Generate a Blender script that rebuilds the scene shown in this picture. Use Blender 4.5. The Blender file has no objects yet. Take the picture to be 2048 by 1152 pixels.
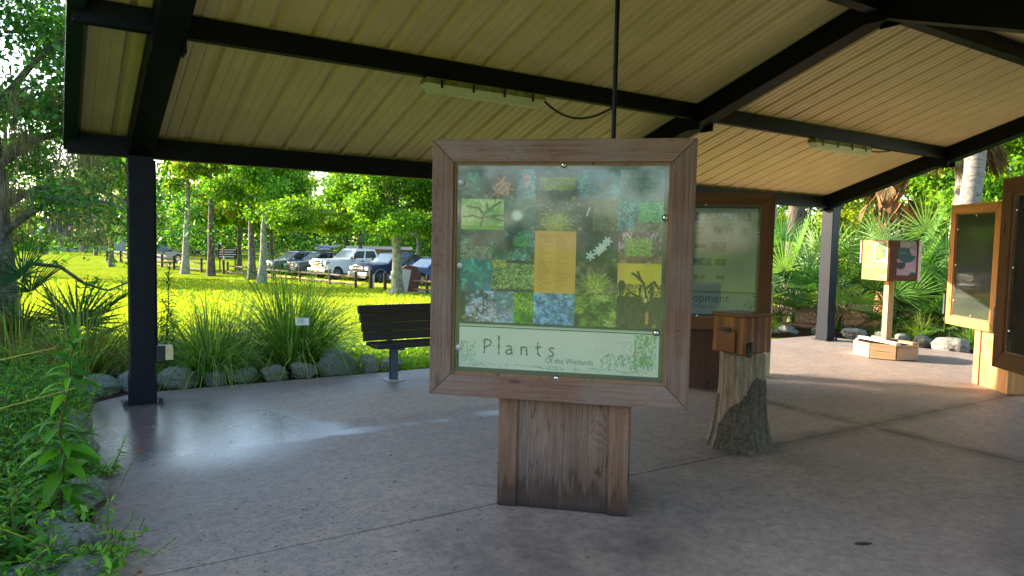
import bpy, bmesh, math, random
import numpy as np
from mathutils import Vector, Matrix
R = math.radians
SC = bpy.context.scene
COL = SC.collection
PI = math.pi

# ------------------------------------------------------------------ helpers
def lin(c):
    return tuple((x/12.92 if x <= .04045 else ((x+.055)/1.055)**2.4) for x in c)
def rgb(r, g, b):
    return lin((r/255, g/255, b/255))

def tag(o, label=None, cat=None, group=None, kind=None):
    if label: o['label'] = label
    if cat: o['category'] = cat
    if group: o['group'] = group
    if kind: o['kind'] = kind
    return o
def thing(name, label, cat, loc=(0, 0, 0), rz=0, group=None):
    o = bpy.data.objects.new(name, None); COL.objects.link(o)
    o.location = loc; o.rotation_euler = (0, 0, rz); o.empty_display_size = .2
    return tag(o, label, cat, group)
def copy_tree(o, parent=None):
    c = o.copy(); COL.objects.link(c)
    if parent: c.parent = parent
    for ch in o.children: copy_tree(ch, c)
    return c

class MB:
    """collects shapes and links them as one mesh object"""
    def __init__(s): s.v = []; s.f = []; s.m = []; s.M = Matrix.Identity(4); s.mi = 0
    def add(s, vs, fs):
        b = len(s.v); s.v += [tuple(s.M @ Vector(v)) for v in vs]
        s.f += [tuple(b+i for i in f) for f in fs]; s.m += [s.mi]*len(fs); return s
    def box(s, x0, x1, y0, y1, z0, z1):
        return s.add([(x0,y0,z0),(x1,y0,z0),(x1,y1,z0),(x0,y1,z0),(x0,y0,z1),(x1,y0,z1),(x1,y1,z1),(x0,y1,z1)],
              [(0,3,2,1),(4,5,6,7),(0,1,5,4),(1,2,6,5),(2,3,7,6),(3,0,4,7)])
    def hexa(s, p):   # 8 points, bottom 4 then top 4
        return s.add(p, [(0,3,2,1),(4,5,6,7),(0,1,5,4),(1,2,6,5),(2,3,7,6),(3,0,4,7)])
    def prism(s, poly, a, b, axis='y'):
        n = len(poly)
        def P(u, w, t): return {'y': (u, t, w), 'x': (t, u, w), 'z': (u, w, t)}[axis]
        vs = [P(u, w, a) for u, w in poly]+[P(u, w, b) for u, w in poly]
        fs = [tuple(range(n))[::-1], tuple(range(n, 2*n))]
        fs += [(i, (i+1) % n, n+(i+1) % n, n+i) for i in range(n)]
        return s.add(vs, fs)
    def tube(s, pts, rad, n=8, cap=True):
        pts = [Vector(p) for p in pts]; k = len(pts)
        if not hasattr(rad, '__len__'): rad = [rad]*k
        vs = []; up = Vector((0, 0, 1)); prev = None
        for i, p in enumerate(pts):
            d = (pts[min(i+1, k-1)]-pts[max(i-1, 0)]).normalized()
            a = prev if prev is not None else (up if abs(d.z) < .9 else Vector((1, 0, 0)))
            u = (a-d*a.dot(d)).normalized(); prev = u; w = d.cross(u)
            for j in range(n):
                t = 2*PI*j/n; vs.append(tuple(p+(u*math.cos(t)+w*math.sin(t))*rad[i]))
        fs = [(i*n+j, i*n+(j+1) % n, (i+1)*n+(j+1) % n, (i+1)*n+j) for i in range(k-1) for j in range(n)]
        if cap: fs += [tuple(range(n))[::-1], tuple(range((k-1)*n, k*n))]
        return s.add(vs, fs)
    def lathe(s, prof, n=16, axis='z', c=(0, 0, 0)):
        k = len(prof); vs = []
        for r, h in prof:
            for j in range(n):
                t = 2*PI*j/n; x, y = r*math.cos(t), r*math.sin(t)
                q = {'z': (x, y, h), 'y': (x, h, y), 'x': (h, x, y)}[axis]
                vs.append((q[0]+c[0], q[1]+c[1], q[2]+c[2]))
        fs = [(i*n+j, i*n+(j+1) % n, (i+1)*n+(j+1) % n, (i+1)*n+j) for i in range(k-1) for j in range(n)]
        fs += [tuple(range(n))[::-1], tuple(range((k-1)*n, k*n))]
        return s.add(vs, fs)
    def build(s, name, mat, parent=None, smooth=None, bevel=0, seg=2, loc=None):
        me = bpy.data.meshes.new(name); me.from_pydata(s.v, [], s.f)
        mats = mat if isinstance(mat, (list, tuple)) else [mat]
        for m in mats: me.materials.append(m)
        if len(mats) > 1: me.polygons.foreach_set('material_index', s.m)
        bm = bmesh.new(); bm.from_mesh(me); bmesh.ops.recalc_face_normals(bm, faces=bm.faces); bm.to_mesh(me); bm.free()
        if smooth:
            me.shade_smooth(); me.set_sharp_from_angle(angle=R(smooth))
        o = bpy.data.objects.new(name, me); COL.objects.link(o)
        if parent: o.parent = parent
        if loc: o.location = loc
        if bevel:
            b = o.modifiers.new('bevel', 'BEVEL'); b.width = bevel; b.segments = seg; b.limit_method = 'ANGLE'; b.angle_limit = R(35)
        return o

def npmesh(name, V, F, mat, parent=None, col=None, smooth=False):
    """V (n,3), F (m,4 or 3) int arrays; col (n,3) linear albedo per vertex"""
    me = bpy.data.meshes.new(name); V = np.asarray(V, np.float32); F = np.asarray(F, np.int32)
    m, k = F.shape
    me.vertices.add(len(V)); me.vertices.foreach_set('co', V.ravel())
    me.loops.add(m*k); me.loops.foreach_set('vertex_index', F.ravel())
    me.polygons.add(m); me.polygons.foreach_set('loop_start', np.arange(0, m*k, k, dtype=np.int32))
    me.update(calc_edges=True); me.validate()
    if col is not None:
        a = me.color_attributes.new('Col', 'FLOAT_COLOR', 'POINT')
        c = np.ones((len(V), 4), np.float32); c[:, :3] = col; a.data.foreach_set('color', c.ravel())
    if smooth: me.shade_smooth()
    me.materials.append(mat)
    o = bpy.data.objects.new(name, me); COL.objects.link(o)
    if parent: o.parent = parent
    return o

# ------------------------------------------------------------------ materials
class NT:
    def __init__(s, name):
        s.mat = bpy.data.materials.new(name); s.mat.use_nodes = True; s.t = s.mat.node_tree; s.t.nodes.clear()
        s.out = s.n('ShaderNodeOutputMaterial')
    def n(s, typ, **k):
        nd = s.t.nodes.new(typ)
        for a, b in k.items(): setattr(nd, a, b)
        return nd
    def l(s, a, b): s.t.links.new(a, b)
    def set(s, sock, v):
        if hasattr(v, 'is_output') or isinstance(v, bpy.types.NodeSocket): s.l(v, sock)
        elif isinstance(v, tuple) and len(v) == 3 and sock.type == 'RGBA': sock.default_value = (*v, 1)
        else: sock.default_value = v
    def math(s, op, a, b=0., c=0., clamp=False):
        m = s.n('ShaderNodeMath', operation=op); m.use_clamp = clamp
        s.set(m.inputs[0], a); s.set(m.inputs[1], b); s.set(m.inputs[2], c); return m.outputs[0]
    def noise(s, vec, scale=5, detail=4, rough=.55, dist=0, out=0):
        k = s.n('ShaderNodeTexNoise'); s.l(vec, k.inputs['Vector']); k.inputs['Scale'].default_value = scale
        k.inputs['Detail'].default_value = detail; k.inputs['Roughness'].default_value = rough; k.inputs['Distortion'].default_value = dist
        return k.outputs[out]
    def ramp(s, f, stops):
        r = s.n('ShaderNodeValToRGB'); s.l(f, r.inputs[0]); e = r.color_ramp.elements
        while len(e) < len(stops): e.new(.5)
        for i, (p, c) in enumerate(stops):
            e[i].position = p; e[i].color = (*c, 1) if isinstance(c, tuple) else (c, c, c, 1)
        return r.outputs[0]
    def mix(s, f, a, b, blend='MIX'):
        m = s.n('ShaderNodeMix', data_type='RGBA', blend_type=blend); s.set(m.inputs[0], f); s.set(m.inputs[6], a); s.set(m.inputs[7], b); return m.outputs[2]
    def obj(s): return s.n('ShaderNodeTexCoord').outputs['Object']
    def mapping(s, vec, scale=(1, 1, 1), loc=(0, 0, 0), rot=(0, 0, 0)):
        m = s.n('ShaderNodeMapping'); s.l(vec, m.inputs[0]); m.inputs['Scale'].default_value = scale
        m.inputs['Location'].default_value = loc; m.inputs['Rotation'].default_value = rot; return m.outputs[0]
    def bump(s, hgt, strength=.3, dist=.01):
        b = s.n('ShaderNodeBump'); b.inputs['Strength'].default_value = strength; b.inputs['Distance'].default_value = dist
        s.l(hgt, b.inputs['Height']); return b.outputs[0]
    def bsdf(s, col, rough=.6, metal=0, spec=.5, normal=None, coat=0, coatr=.1):
        p = s.n('ShaderNodeBsdfPrincipled'); s.set(p.inputs['Base Color'], col); s.set(p.inputs['Roughness'], rough)
        s.set(p.inputs['Metallic'], metal); s.set(p.inputs['Specular IOR Level'], spec)
        s.set(p.inputs['Coat Weight'], coat); s.set(p.inputs['Coat Roughness'], coatr)
        if normal is not None: s.l(normal, p.inputs['Normal'])
        return p.outputs[0]
    def done(s, sh): s.l(sh, s.out.inputs[0]); return s.mat

def plain(name, col, rough=.6, metal=0, spec=.5, var=.25, scale=6, bump=.0, coat=0):
    """one colour with soft wear and dirt variation"""
    t = NT(name); v = t.obj(); n1 = t.noise(v, scale, 6); 
    c = t.mix(t.ramp(n1, [(.3, 1.-var), (.7, 1.+var*.4)]), (0, 0, 0), col, 'MIX') if False else t.mix(1., col, t.ramp(n1, [(.3, 1.-var), (.7, 1.)]), 'MULTIPLY')
    nr = t.noise(v, scale*3, 4)
    r = t.math('ADD', rough-.08, t.math('MULTIPLY', nr, .16))
    nm = t.bump(t.noise(v, scale*12, 5), bump, .004) if bump else None
    return t.done(t.bsdf(c, r, metal, spec, nm, coat))

def leafmat(name, trans=.45, rough=.45, spec=.35, tint=(1, 1, 1), tboost=(1.25, 1.35, .6)):
    t = NT(name); a = t.n('ShaderNodeAttribute', attribute_name='Col'); c = a.outputs['Color']
    p = t.bsdf(c, rough, 0, spec)
    tr = t.n('ShaderNodeBsdfTranslucent'); t.l(t.mix(1., c, tboost, 'MULTIPLY'), tr.inputs[0])
    m = t.n('ShaderNodeMixShader'); m.inputs[0].default_value = trans; t.l(p, m.inputs[1]); t.l(tr.outputs[0], m.inputs[2])
    return t.done(m.outputs[0])

def wood(name, dark, light, axis='z', scale=1., grey=None, greyamt=.5, rough=.75, knots=True, wet=0., coat=0, rings=26, grain=.35, bump=.5):
    t = NT(name); tc = t.obj(); oi = t.n('ShaderNodeObjectInfo')
    off = t.n('ShaderNodeVectorMath', operation='MULTIPLY_ADD'); t.l(oi.outputs['Random'], off.inputs[0]); off.inputs[1].default_value = (7.3, 3.1, 5.7); t.l(tc, off.inputs[2])
    v = off.outputs[0]
    al, ac = .42*scale, 5.*scale
    sc = {'x': (al, ac, ac), 'y': (ac, al, ac), 'z': (ac, ac, al)}[axis]
    g = t.mapping(v, sc)
    kn = None
    if knots:
        ks = {'x': (2.3, 0, 8), 'y': (8, 2.3, 0), 'z': (8, 0, 2.3)}[axis]
        vo = t.n('ShaderNodeTexVoronoi'); t.l(t.mapping(v, tuple(.75*scale*q for q in ks)), vo.inputs['Vector']); vo.inputs['Scale'].default_value = 1.
        kn = vo.outputs['Distance']
    warp = t.noise(g, .8, 4, .45)
    if kn is not None:
        warp = t.math('ADD', warp, t.math('MULTIPLY', t.math('SUBTRACT', .42, kn, clamp=True), .5))
    ring = t.math('FRACT', t.math('MULTIPLY', warp, float(rings)))
    ring = t.ramp(ring, [(0., .1), (.10, .85), (.7, 1.), (.93, .75), (1., .1)])
    fine = t.noise(t.mapping(v, tuple(q*(11 if q == ac else 3.) for q in sc)), 1.5, 7, .72)
    patch = t.noise(g, .45, 3, .5)
    rg = t.math('MULTIPLY', t.math('SUBTRACT', 1., ring), t.math('MULTIPLY', t.ramp(patch, [(.35, .25), (.62, 1.)]), grain))
    f = t.math('SUBTRACT', t.math('ADD', t.math('MULTIPLY', fine, .8), t.math('MULTIPLY', patch, .25)), t.math('MULTIPLY', rg, .55))
    c = t.mix(t.ramp(f, [(.24, 0.), (.60, 1.)]), dark, light)
    crack = t.noise(t.mapping(v, tuple(q*(5 if q == ac else .9) for q in sc)), 1.3, 3, .5)
    c = t.mix(t.ramp(crack, [(.30, .8), (.345, 0.)]), c, tuple(q*.25 for q in dark))
    if kn is not None:
        c = t.mix(t.ramp(kn, [(.05, .9), (.12, 0.)]), c, tuple(q*.22 for q in dark))
        pit = t.n('ShaderNodeTexVoronoi'); t.l(t.mapping(v, (1, 0, 1)), pit.inputs['Vector']); pit.inputs['Scale'].default_value = 13.
        c = t.mix(t.ramp(pit.outputs['Distance'], [(.05, .8), (.09, 0.)]), c, tuple(q*.3 for q in dark))
    if grey:
        gm = t.math('MULTIPLY', t.ramp(t.noise(v, 3.2, 5), [(.38, 0.), (.68, 1.)]), greyamt)
        c = t.mix(gm, c, t.mix(1., grey, t.ramp(f, [(.25, .5), (.6, 1.)]), 'MULTIPLY'))
    if wet:
        sx = t.n('ShaderNodeSeparateXYZ'); t.l(tc, sx.inputs[0])
        drip = t.noise(t.mapping(v, (20, 20, 2.6)), 1., 5, .65)
        z = t.math('SUBTRACT', sx.outputs[2], t.math('MULTIPLY', t.math('SUBTRACT', drip, .36), wet*3.0))
        c = t.mix(t.ramp(z, [(.0, .62), (.10, 0.)]), c, tuple(q*.2 for q in dark)); c = t.mix(t.ramp(z, [(.12, .35), (.40, 0.)]), c, tuple(q*.6 for q in dark))
        c = t.mix(t.ramp(sx.outputs[2], [(.0, .85), (.05, 0.)]), c, (.012, .010, .012))
    nm = t.bump(f, bump, .004)
    return t.done(t.bsdf(c, t.math('ADD', rough-.1, t.math('MULTIPLY', fine, .2)), 0, .35, nm, coat, .25))

M = {}
M['steel'] = plain('dark_steel_paint', (.003, .004, .0085), .55, 0, .16, .45, 3, .08)
M['steel_post'] = plain('blue_black_steel_paint', (.0045, .0065, .017), .5, 0, .2, .4, 4, .1)
M['rake'] = plain('green_black_trim', (.004, .018, .015), .5, 0, .4, .4, 3)
M['black'] = plain('black_plastic', (.012, .012, .013), .45)
M['rubber'] = plain('tyre_rubber', (.018, .018, .019), .8)
M['chrome'] = plain('bright_metal', (.75, .77, .8), .18, 1., .5, .1)
M['alloy'] = plain('alloy_wheel', (.55, .56, .58), .3, .9, .5, .2)
M['galv'] = plain('galvanised_steel', (.09, .13, .19), .45, .7, .5, .35, 9)
M['boltgrey'] = plain('grey_bolt_cap', (.42, .43, .46), .4, .4)
M['boltdark'] = plain('dark_socket', (.02, .02, .022), .5)
M['bench'] = plain('brown_black_recycled_plastic', (.021, .016, .02), .42, 0, .5, .35, 14, .15)
M['cream'] = plain('cream_outlet_plastic', (.68, .58, .33), .5, 0, .5, .3, 14)
M['signwhite'] = plain('white_label_plastic', (.8, .82, .84), .4, 0, .5, .1)
M['lens'] = plain('headlight_lens', (.62, .66, .68), .12, 0, .6, .25, 18)
M['amber'] = plain('amber_lens', (.55, .2, .05), .2, 0, .5, .1)
M['lampdiff'] = plain('yellowed_lamp_diffuser', (.62, .64, .46), .35, 0, .5, .2, 5)
M['lamphouse'] = plain('mossy_lamp_housing', (.30, .31, .11), .7, 0, .3, .75, 12)
M['yellow'] = plain('yellow_paint', (.85, .62, .02), .6, 0, .4, .2, 2)
M['concrete_pad'] = plain('pale_concrete', (.5, .47, .42), .85, 0, .3, .25, 3, .3)
M['rail'] = plain('weathered_rail_wood', (.17, .125, .09), .85, 0, .3, .5, 5, .4)
M['fencepost'] = plain('dark_fence_wood', (.085, .058, .045), .85, 0, .3, .5, 5, .4)
M['monubrown'] = plain('brown_painted_metal', (.135, .045, .042), .5, 0, .4, .2, 2)
M['monupanel'] = plain('pale_mauve_panel', (.55, .50, .56), .4, 0, .4, .12, 2)
M['whitewall'] = plain('white_siding', (.8, .8, .8), .6, 0, .4, .1, 1)
M['greyroof'] = plain('grey_roof_metal', (.12, .12, .12), .85, 0, .05, .25, .6)
M['greywall'] = plain('grey_green_siding', (.3, .33, .34), .7, 0, .4, .2, .6)
M['shed'] = wood('shed_boards', (.13, .09, .07), (.3, .23, .19), 'z', .6, (.35, .3, .28), .6, knots=False)
M['winglass'] = plain('dark_window_glass', (.018, .024, .032), .06, 0, .7, .3, 2)
M['windscreen'] = plain('windscreen_glass', (.34, .42, .44), .07, 0, .7, .45, 2.5)  # pale base colour holds the sky's reflection
M['dial'] = plain('dark_rubber_seal', (.02, .02, .02), .6)

M['w_sign_x'] = wood('cedar_sign_boards_across', (.055, .022, .016), (.215, .12, .09), 'x', 1., (.215, .165, .155), .8)
M['w_sign_z'] = wood('cedar_sign_boards_upright', (.05, .02, .015), (.20, .112, .084), 'z', 1., (.205, .158, .147), .75)
M['w_mould'] = wood('inner_moulding_wood', (.10, .05, .025), (.26, .14, .075), 'z', 1.2, knots=False)
M['w_ped'] = wood('weathered_plywood_upright', (.042, .022, .017), (.205, .118, .084), 'z', .8, (.25, .18, .165), .55, knots=True, wet=.26, rings=46, grain=.62, bump=.9)
M['w_pedtrim'] = wood('weathered_corner_board', (.055, .024, .014), (.235, .12, .072), 'z', 1., (.22, .16, .14), .35, wet=.22)
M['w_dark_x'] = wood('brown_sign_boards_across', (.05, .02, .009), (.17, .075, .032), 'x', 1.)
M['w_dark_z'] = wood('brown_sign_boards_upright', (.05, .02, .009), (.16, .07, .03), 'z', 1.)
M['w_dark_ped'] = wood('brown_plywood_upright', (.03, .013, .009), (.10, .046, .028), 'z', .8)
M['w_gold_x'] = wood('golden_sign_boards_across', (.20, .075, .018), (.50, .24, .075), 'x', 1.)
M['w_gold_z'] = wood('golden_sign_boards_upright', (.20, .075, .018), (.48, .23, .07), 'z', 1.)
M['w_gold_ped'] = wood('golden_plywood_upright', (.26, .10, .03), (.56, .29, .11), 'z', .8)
M['w_post'] = wood('pressure_treated_post', (.26, .14, .06), (.5, .32, .16), 'z', 1.2)
M['w_plank'] = wood('tan_planter_planks', (.24, .13, .07), (.50, .33, .19), 'x', 1.)
M['w_plankpale'] = wood('pale_weathered_plank', (.45, .40, .34), (.72, .67, .60), 'x', 1.)
M['w_boxlid'] = wood('varnished_cedar_lid', (.04, .007, .002), (.17, .042, .009), 'x', 1., rough=.3, knots=False, coat=.5, bump=.1)

def ply_mat(name, a, b, c, sc):
    t = NT(name); v = t.obj(); n = t.noise(t.mapping(v, sc), 1., 5, .55, 1.2); f = t.noise(t.mapping(v, tuple(q*5 for q in sc)), 2., 5, .7)
    col = t.mix(t.ramp(n, [(.38, 0.), (.44, 1.), (.52, .35), (.58, 1.), (.66, 0.)]), a, b)
    col = t.mix(t.ramp(f, [(.35, .6), (.6, 0.)]), col, c)
    return t.done(t.bsdf(col, .7, 0, .3, t.bump(f, .3, .003)))
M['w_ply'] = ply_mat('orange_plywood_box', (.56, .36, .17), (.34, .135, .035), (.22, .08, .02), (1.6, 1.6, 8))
M['w_plyshade'] = ply_mat('shaded_plywood_box', (.22, .085, .035), (.09, .028, .011), (.05, .016, .007), (1.6, 1.6, 9))  # copy of the plywood above, darkened as the box's unlit side
def strip_mat(name):
    t = NT(name); v = t.obj(); n = t.noise(t.mapping(v, (15, 15, .7)), 1., 3, .5, .6); f = t.noise(t.mapping(v, (60, 60, 3)), 1., 6, .7)
    col = t.ramp(n, [(.33, (.018, .0035, .0012)), (.42, (.11, .022, .004)), (.55, (.17, .04, .007)), (.62, (.40, .15, .028)), (.70, (.13, .028, .005))])
    col = t.mix(t.ramp(f, [(.35, .5), (.6, 0.)]), col, (.03, .006, .002))
    return t.done(t.bsdf(col, .35, 0, .4, t.bump(f, .1, .002), .5, .15))
M['w_box'] = strip_mat('varnished_cedar_strips')
def glass_mat(name, haze=.06, tint=(.97, .985, .985)):
    t = NT(name); tr = t.n('ShaderNodeBsdfTransparent'); tr.inputs[0].default_value = (*tint, 1)
    g = t.n('ShaderNodeBsdfGlossy'); g.inputs['Roughness'].default_value = .05; g.inputs[0].default_value = (1, 1, 1, 1)
    d = t.n('ShaderNodeBsdfDiffuse'); d.inputs[0].default_value = (.55, .68, .68, 1)
    fr = t.n('ShaderNodeFresnel'); fr.inputs[0].default_value = 1.5
    n = t.noise(t.obj(), 2.2, 5)
    m0 = t.n('ShaderNodeMixShader'); t.set(m0.inputs[0], t.math('MULTIPLY', t.ramp(n, [(.25, .4), (.75, 1.)]), haze)); t.l(tr.outputs[0], m0.inputs[1]); t.l(d.outputs[0], m0.inputs[2])
    m = t.n('ShaderNodeMixShader'); t.set(m.inputs[0], t.math('MULTIPLY', fr.outputs[0], 1., clamp=True)); t.l(m0.outputs[0], m.inputs[1]); t.l(g.outputs[0], m.inputs[2])
    return t.done(m.outputs[0])
M['pane'] = glass_mat('hazy_plexiglass', .05)
M['pane_mirror'] = glass_mat('reflective_plexiglass', .05, (.95, .96, .90))
M['car_glass'] = M['winglass']

def print_mat(name, rough=.45):
    t = NT(name); a = t.n('ShaderNodeAttribute', attribute_name='Col')
    return t.done(t.bsdf(a.outputs['Color'], rough, 0, .4))
M['print'] = print_mat('printed_sheet')

M['leaf'] = leafmat('broad_leaf', .42)
M['leaf_far'] = leafmat('tree_foliage', .5, .5, .3, tboost=(1.45, 1.4, .45))
M['blade'] = leafmat('grass_blade', .4, .5, .3, tboost=(1.35, 1.3, .6))
M['lawnblade'] = leafmat('lawn_grass_blade', .5, .6, .2, tboost=(1.45, 1.45, .5))
M['frond'] = leafmat('palm_frond', .35, .38, .5)
M['deadfrond'] = leafmat('dry_palm_frond', .2, .8, .1)
M['moss'] = leafmat('hanging_moss', .3, .9, .05, tboost=(1.1, 1., .8))

def bark_mat(name, dark, light, sc=(9, 9, 2.2), bump=.9, lichen=None, lamt=.5):
    t = NT(name); v = t.obj(); g = t.mapping(v, sc)
    n = t.noise(g, 1.6, 8, .65, .6)
    c = t.mix(t.ramp(n, [(.34, 0.), (.62, 1.)]), dark, light)
    if lichen:
        c = t.mix(t.math('MULTIPLY', t.ramp(t.noise(v, 5.5, 6, .7), [(.45, 0.), (.58, 1.)]), lamt), c, lichen)
    return t.done(t.bsdf(c, .9, 0, .2, t.bump(n, bump, .03)))
M['bark_oak'] = bark_mat('oak_bark', (.03, .026, .022), (.13, .115, .095), lichen=(.30, .31, .26), lamt=.45)
M['bark_pale'] = bark_mat('lichened_bark', (.08, .072, .055), (.27, .26, .20), lichen=(.40, .43, .33), lamt=.6)
M['bark_pine'] = bark_mat('pine_bark', (.035, .026, .022), (.17, .125, .11), (7, 7, 2), 1.)
M['bark_palm'] = bark_mat('cabbage_palm_bark', (.11, .095, .082), (.27, .24, .21), (5, 5, 16), .7)
M['bark_boot'] = bark_mat('palm_boot_bark', (.05, .026, .012), (.30, .15, .065), (8, 8, 4), 1.)
M['stem'] = plain('green_stem', (.09, .13, .03), .6, 0, .3, .3, 10)
M['stem_red'] = plain('reddish_stem', (.12, .07, .03), .6, 0, .3, .3, 10)

def stone_mat(name, dark, light, moss=.4):
    t = NT(name); v = t.obj(); oi = t.n('ShaderNodeObjectInfo')
    off = t.n('ShaderNodeVectorMath', operation='MULTIPLY_ADD'); t.l(oi.outputs['Random'], off.inputs[0]); off.inputs[1].default_value = (9, 5, 3); t.l(v, off.inputs[2]); v = off.outputs[0]
    n = t.noise(v, 7, 9, .7); sp = t.noise(v, 60, 3, .6)
    c = t.mix(t.ramp(n, [(.3, 0.), (.7, 1.)]), dark, light)
    c = t.mix(t.ramp(sp, [(.56, 0.), (.66, .6)]), c, tuple(min(1, q*1.9) for q in light))
    c = t.mix(t.ramp(t.noise(v, 26, 3), [(.58, 0.), (.66, .7)]), c, tuple(q*.3 for q in dark))
    c = t.mix(t.math('MULTIPLY', t.ramp(t.noise(v, 3.5, 5), [(.4, 0.), (.6, 1.)]), moss), c, (.06, .12, .05))
    return t.done(t.bsdf(c, .85, 0, .25, t.bump(t.math('ADD', n, t.math('MULTIPLY', sp, .3)), .8, .03)))
M['stone'] = stone_mat('mossy_grey_stone', (.10, .11, .10), (.27, .29, .27), .6)
M['stone_pale'] = stone_mat('pale_grey_stone', (.15, .145, .14), (.33, .315, .295), .1)
M['stone_blue'] = stone_mat('blue_grey_stone', (.105, .11, .098), (.29, .30, .265), .25)

def ground_mats():
    t = NT('lawn_ground'); v = t.obj()
    n = t.noise(v, .5, 7, .6); n2 = t.noise(v, 7, 6, .75); n3 = t.noise(v, 38, 4, .7)
    f = t.math('ADD', t.math('MULTIPLY', n, .45), t.math('ADD', t.math('MULTIPLY', n2, .3), t.math('MULTIPLY', n3, .25)))
    c = t.ramp(f, [(.3, (.10, .16, .012)), (.46, (.225, .30, .018)), (.58, (.31, .37, .024)), (.72, (.41, .41, .04))])
    M['lawn'] = t.done(t.bsdf(c, .95, 0, .0, t.bump(t.math('ADD', n2, n3), 1., .06)))
    t = NT('bed_mulch'); v = t.obj(); n = t.noise(v, 22, 6, .75)
    c = t.ramp(n, [(.35, (.014, .008, .005)), (.55, (.07, .035, .02)), (.72, (.16, .085, .05))])
    M['mulch'] = t.done(t.bsdf(c, .95, 0, .1, t.bump(n, 1., .04)))
    # --- slab: brushed concrete, control joints, stains, damp areas under the drip line
    t = NT('brushed_concrete_slab'); v = t.obj()
    sx = t.n('ShaderNodeSeparateXYZ'); t.l(v, sx.inputs[0]); X, Y = sx.outputs[0], sx.outputs[1]
    wob = t.math('MULTIPLY', t.math('SUBTRACT', t.noise(v, 2.4, 5), .5), .5)
    fwob = t.math('MULTIPLY', t.math('SUBTRACT', t.noise(v, 9, 5, .6), .5), .22)
    ww = t.math('ADD', wob, fwob)
    def ell(cx, cy, rx, ry, soft=.12, rot=0):
        q = t.mapping(v, (1/rx, 1/ry, 0), (-cx/rx, -cy/ry, 0)) if not rot else t.mapping(t.mapping(v, (1, 1, 0), (-cx, -cy, 0)), (1/rx, 1/ry, 0), (0, 0, 0))
        ln = t.n('ShaderNodeVectorMath', operation='LENGTH'); t.l(q, ln.inputs[0])
        d = t.math('ADD', ln.outputs['Value'], t.math('MULTIPLY', ww, .3/min(rx, ry)))
        mr = t.n('ShaderNodeMapRange'); mr.interpolation_type = 'SMOOTHSTEP'; t.l(d, mr.inputs[0])
        mr.inputs[1].default_value = 1-soft/min(rx, ry); mr.inputs[2].default_value = 1+soft/min(rx, ry); mr.inputs[3].default_value = 1; mr.inputs[4].default_value = 0
        return mr.outputs[0]
    def union(ls):
        o = ls[0]
        for q in ls[1:]: o = t.math('MAXIMUM', o, q)
        return o
    wet = union([ell(.95, 6.1, .86, .82, .42), ell(1.5, 5.9, .62, .36, .08), ell(1.25, 6.35, .66, .56, .06), ell(2.15, 5.66, .33, .085, .04), ell(2.62, 5.66, .085, .05, .03), ell(2.9, 5.63, .10, .045, .03), ell(3.52, 5.66, .24, .085, .04), ell(.75, 7.0, .8, .7, .3)])
    damp = union([ell(.6, 6.6, 1.25, 2.6, .3), ell(1.6, 7.75, 2.6, .33, .12), ell(3.1, 7.25, .5, .3, .15)])
    grit = t.noise(v, 190, 3, .6); mid = t.noise(v, 5, 7, .62); big = t.noise(v, .75, 5, .55)
    broom = t.noise(t.mapping(v, (70, 1.2, 1), rot=(0, 0, R(9))), 2.2, 4, .6)
    base = t.mix(t.ramp(big, [(.3, 0.), (.7, 1.)]), (.36, .272, .23), (.47, .362, .285))
    base = t.mix(t.ramp(mid, [(.3, .45), (.62, 0.)]), base, (.16, .14, .145))
    base = t.mix(t.math('MULTIPLY', t.ramp(grit, [(.35, 1.), (.6, 0.)]), .28), base, (.09, .08, .08))
    base = t.mix(t.math('MULTIPLY', t.ramp(broom, [(.3, 1.), (.6, 0.)]), .16), base, (.11, .10, .10))
    # tan dry zone between the damp edges
    base = t.mix(t.math('MULTIPLY', ell(3.3, 6.6, 2.3, .62, .1), .6), base, (.46, .36, .27))
    # dark grit specks in drifts
    drift = union([ell(1.0, 3.9, 1.2, .7, .5), ell(1.5, 3.2, 1., .4, .4), ell(1.0, 5.6, 1.2, 1., .8)])
    mott = t.noise(v, 16, 6, .75); base = t.mix(t.ramp(mott, [(.36, .5), (.56, 0.)]), base, (.125, .105, .105))
    spk = t.math('MULTIPLY', t.ramp(t.noise(v, 34, 5, .85), [(.565, 0.), (.61, 1.)]), t.math('ADD', .18, t.math('MULTIPLY', drift, .8)))
    base = t.mix(spk, base, (.03, .028, .03))
    base = t.mix(t.ramp(t.noise(v, 48, 2, .5), [(.70, 0.), (.75, .6)]), base, (.5, .47, .44))
    # stains
    st = union([ell(1.95, 3.0, .42, .5, .35), ell(4.6, 1.5, .55, .3, .2), ell(3.9, 1.45, .5, .12, .1), ell(2.6, 2.75, .5, .25, .3)])
    base = t.mix(t.math('MULTIPLY', st, t.ramp(mid, [(.3, .75), (.7, .35)])), base, (.085, .062, .06))
    # control joints with dirt bands
    def joint(co, pos, lo, hi, oth):
        d = t.math('ABSOLUTE', t.math('ADD', t.math('SUBTRACT', co, pos), t.math('MULTIPLY', fwob, .03)))
        line = t.math('LESS_THAN', d, .0075)
        band = t.math('MULTIPLY', t.ramp(t.math('ADD', d, t.math('MULTIPLY', fwob, .25)), [(.02, 1.), (.19, 0.)]), t.ramp(t.noise(v, 2.2, 4), [(.32, .25), (.58, .95)]))
        g = t.math('GREATER_THAN', oth, 4.2) if lo else None
        bm = t.math('MULTIPLY', band, t.math('MULTIPLY', t.math('SUBTRACT', oth, 3.6), .8, clamp=True)) if lo else band
        return line, bm
    l1, b1 = joint(Y, 3.65, 1, 0, X); l2, b2 = joint(X, 6.25, 0, 0, Y)
    line = t.math('MAXIMUM', l1, l2); band = t.math('MAXIMUM', b1, b2)
    base = t.mix(t.math('MULTIPLY', band, .8), base, (.075, .06, .058))
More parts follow.
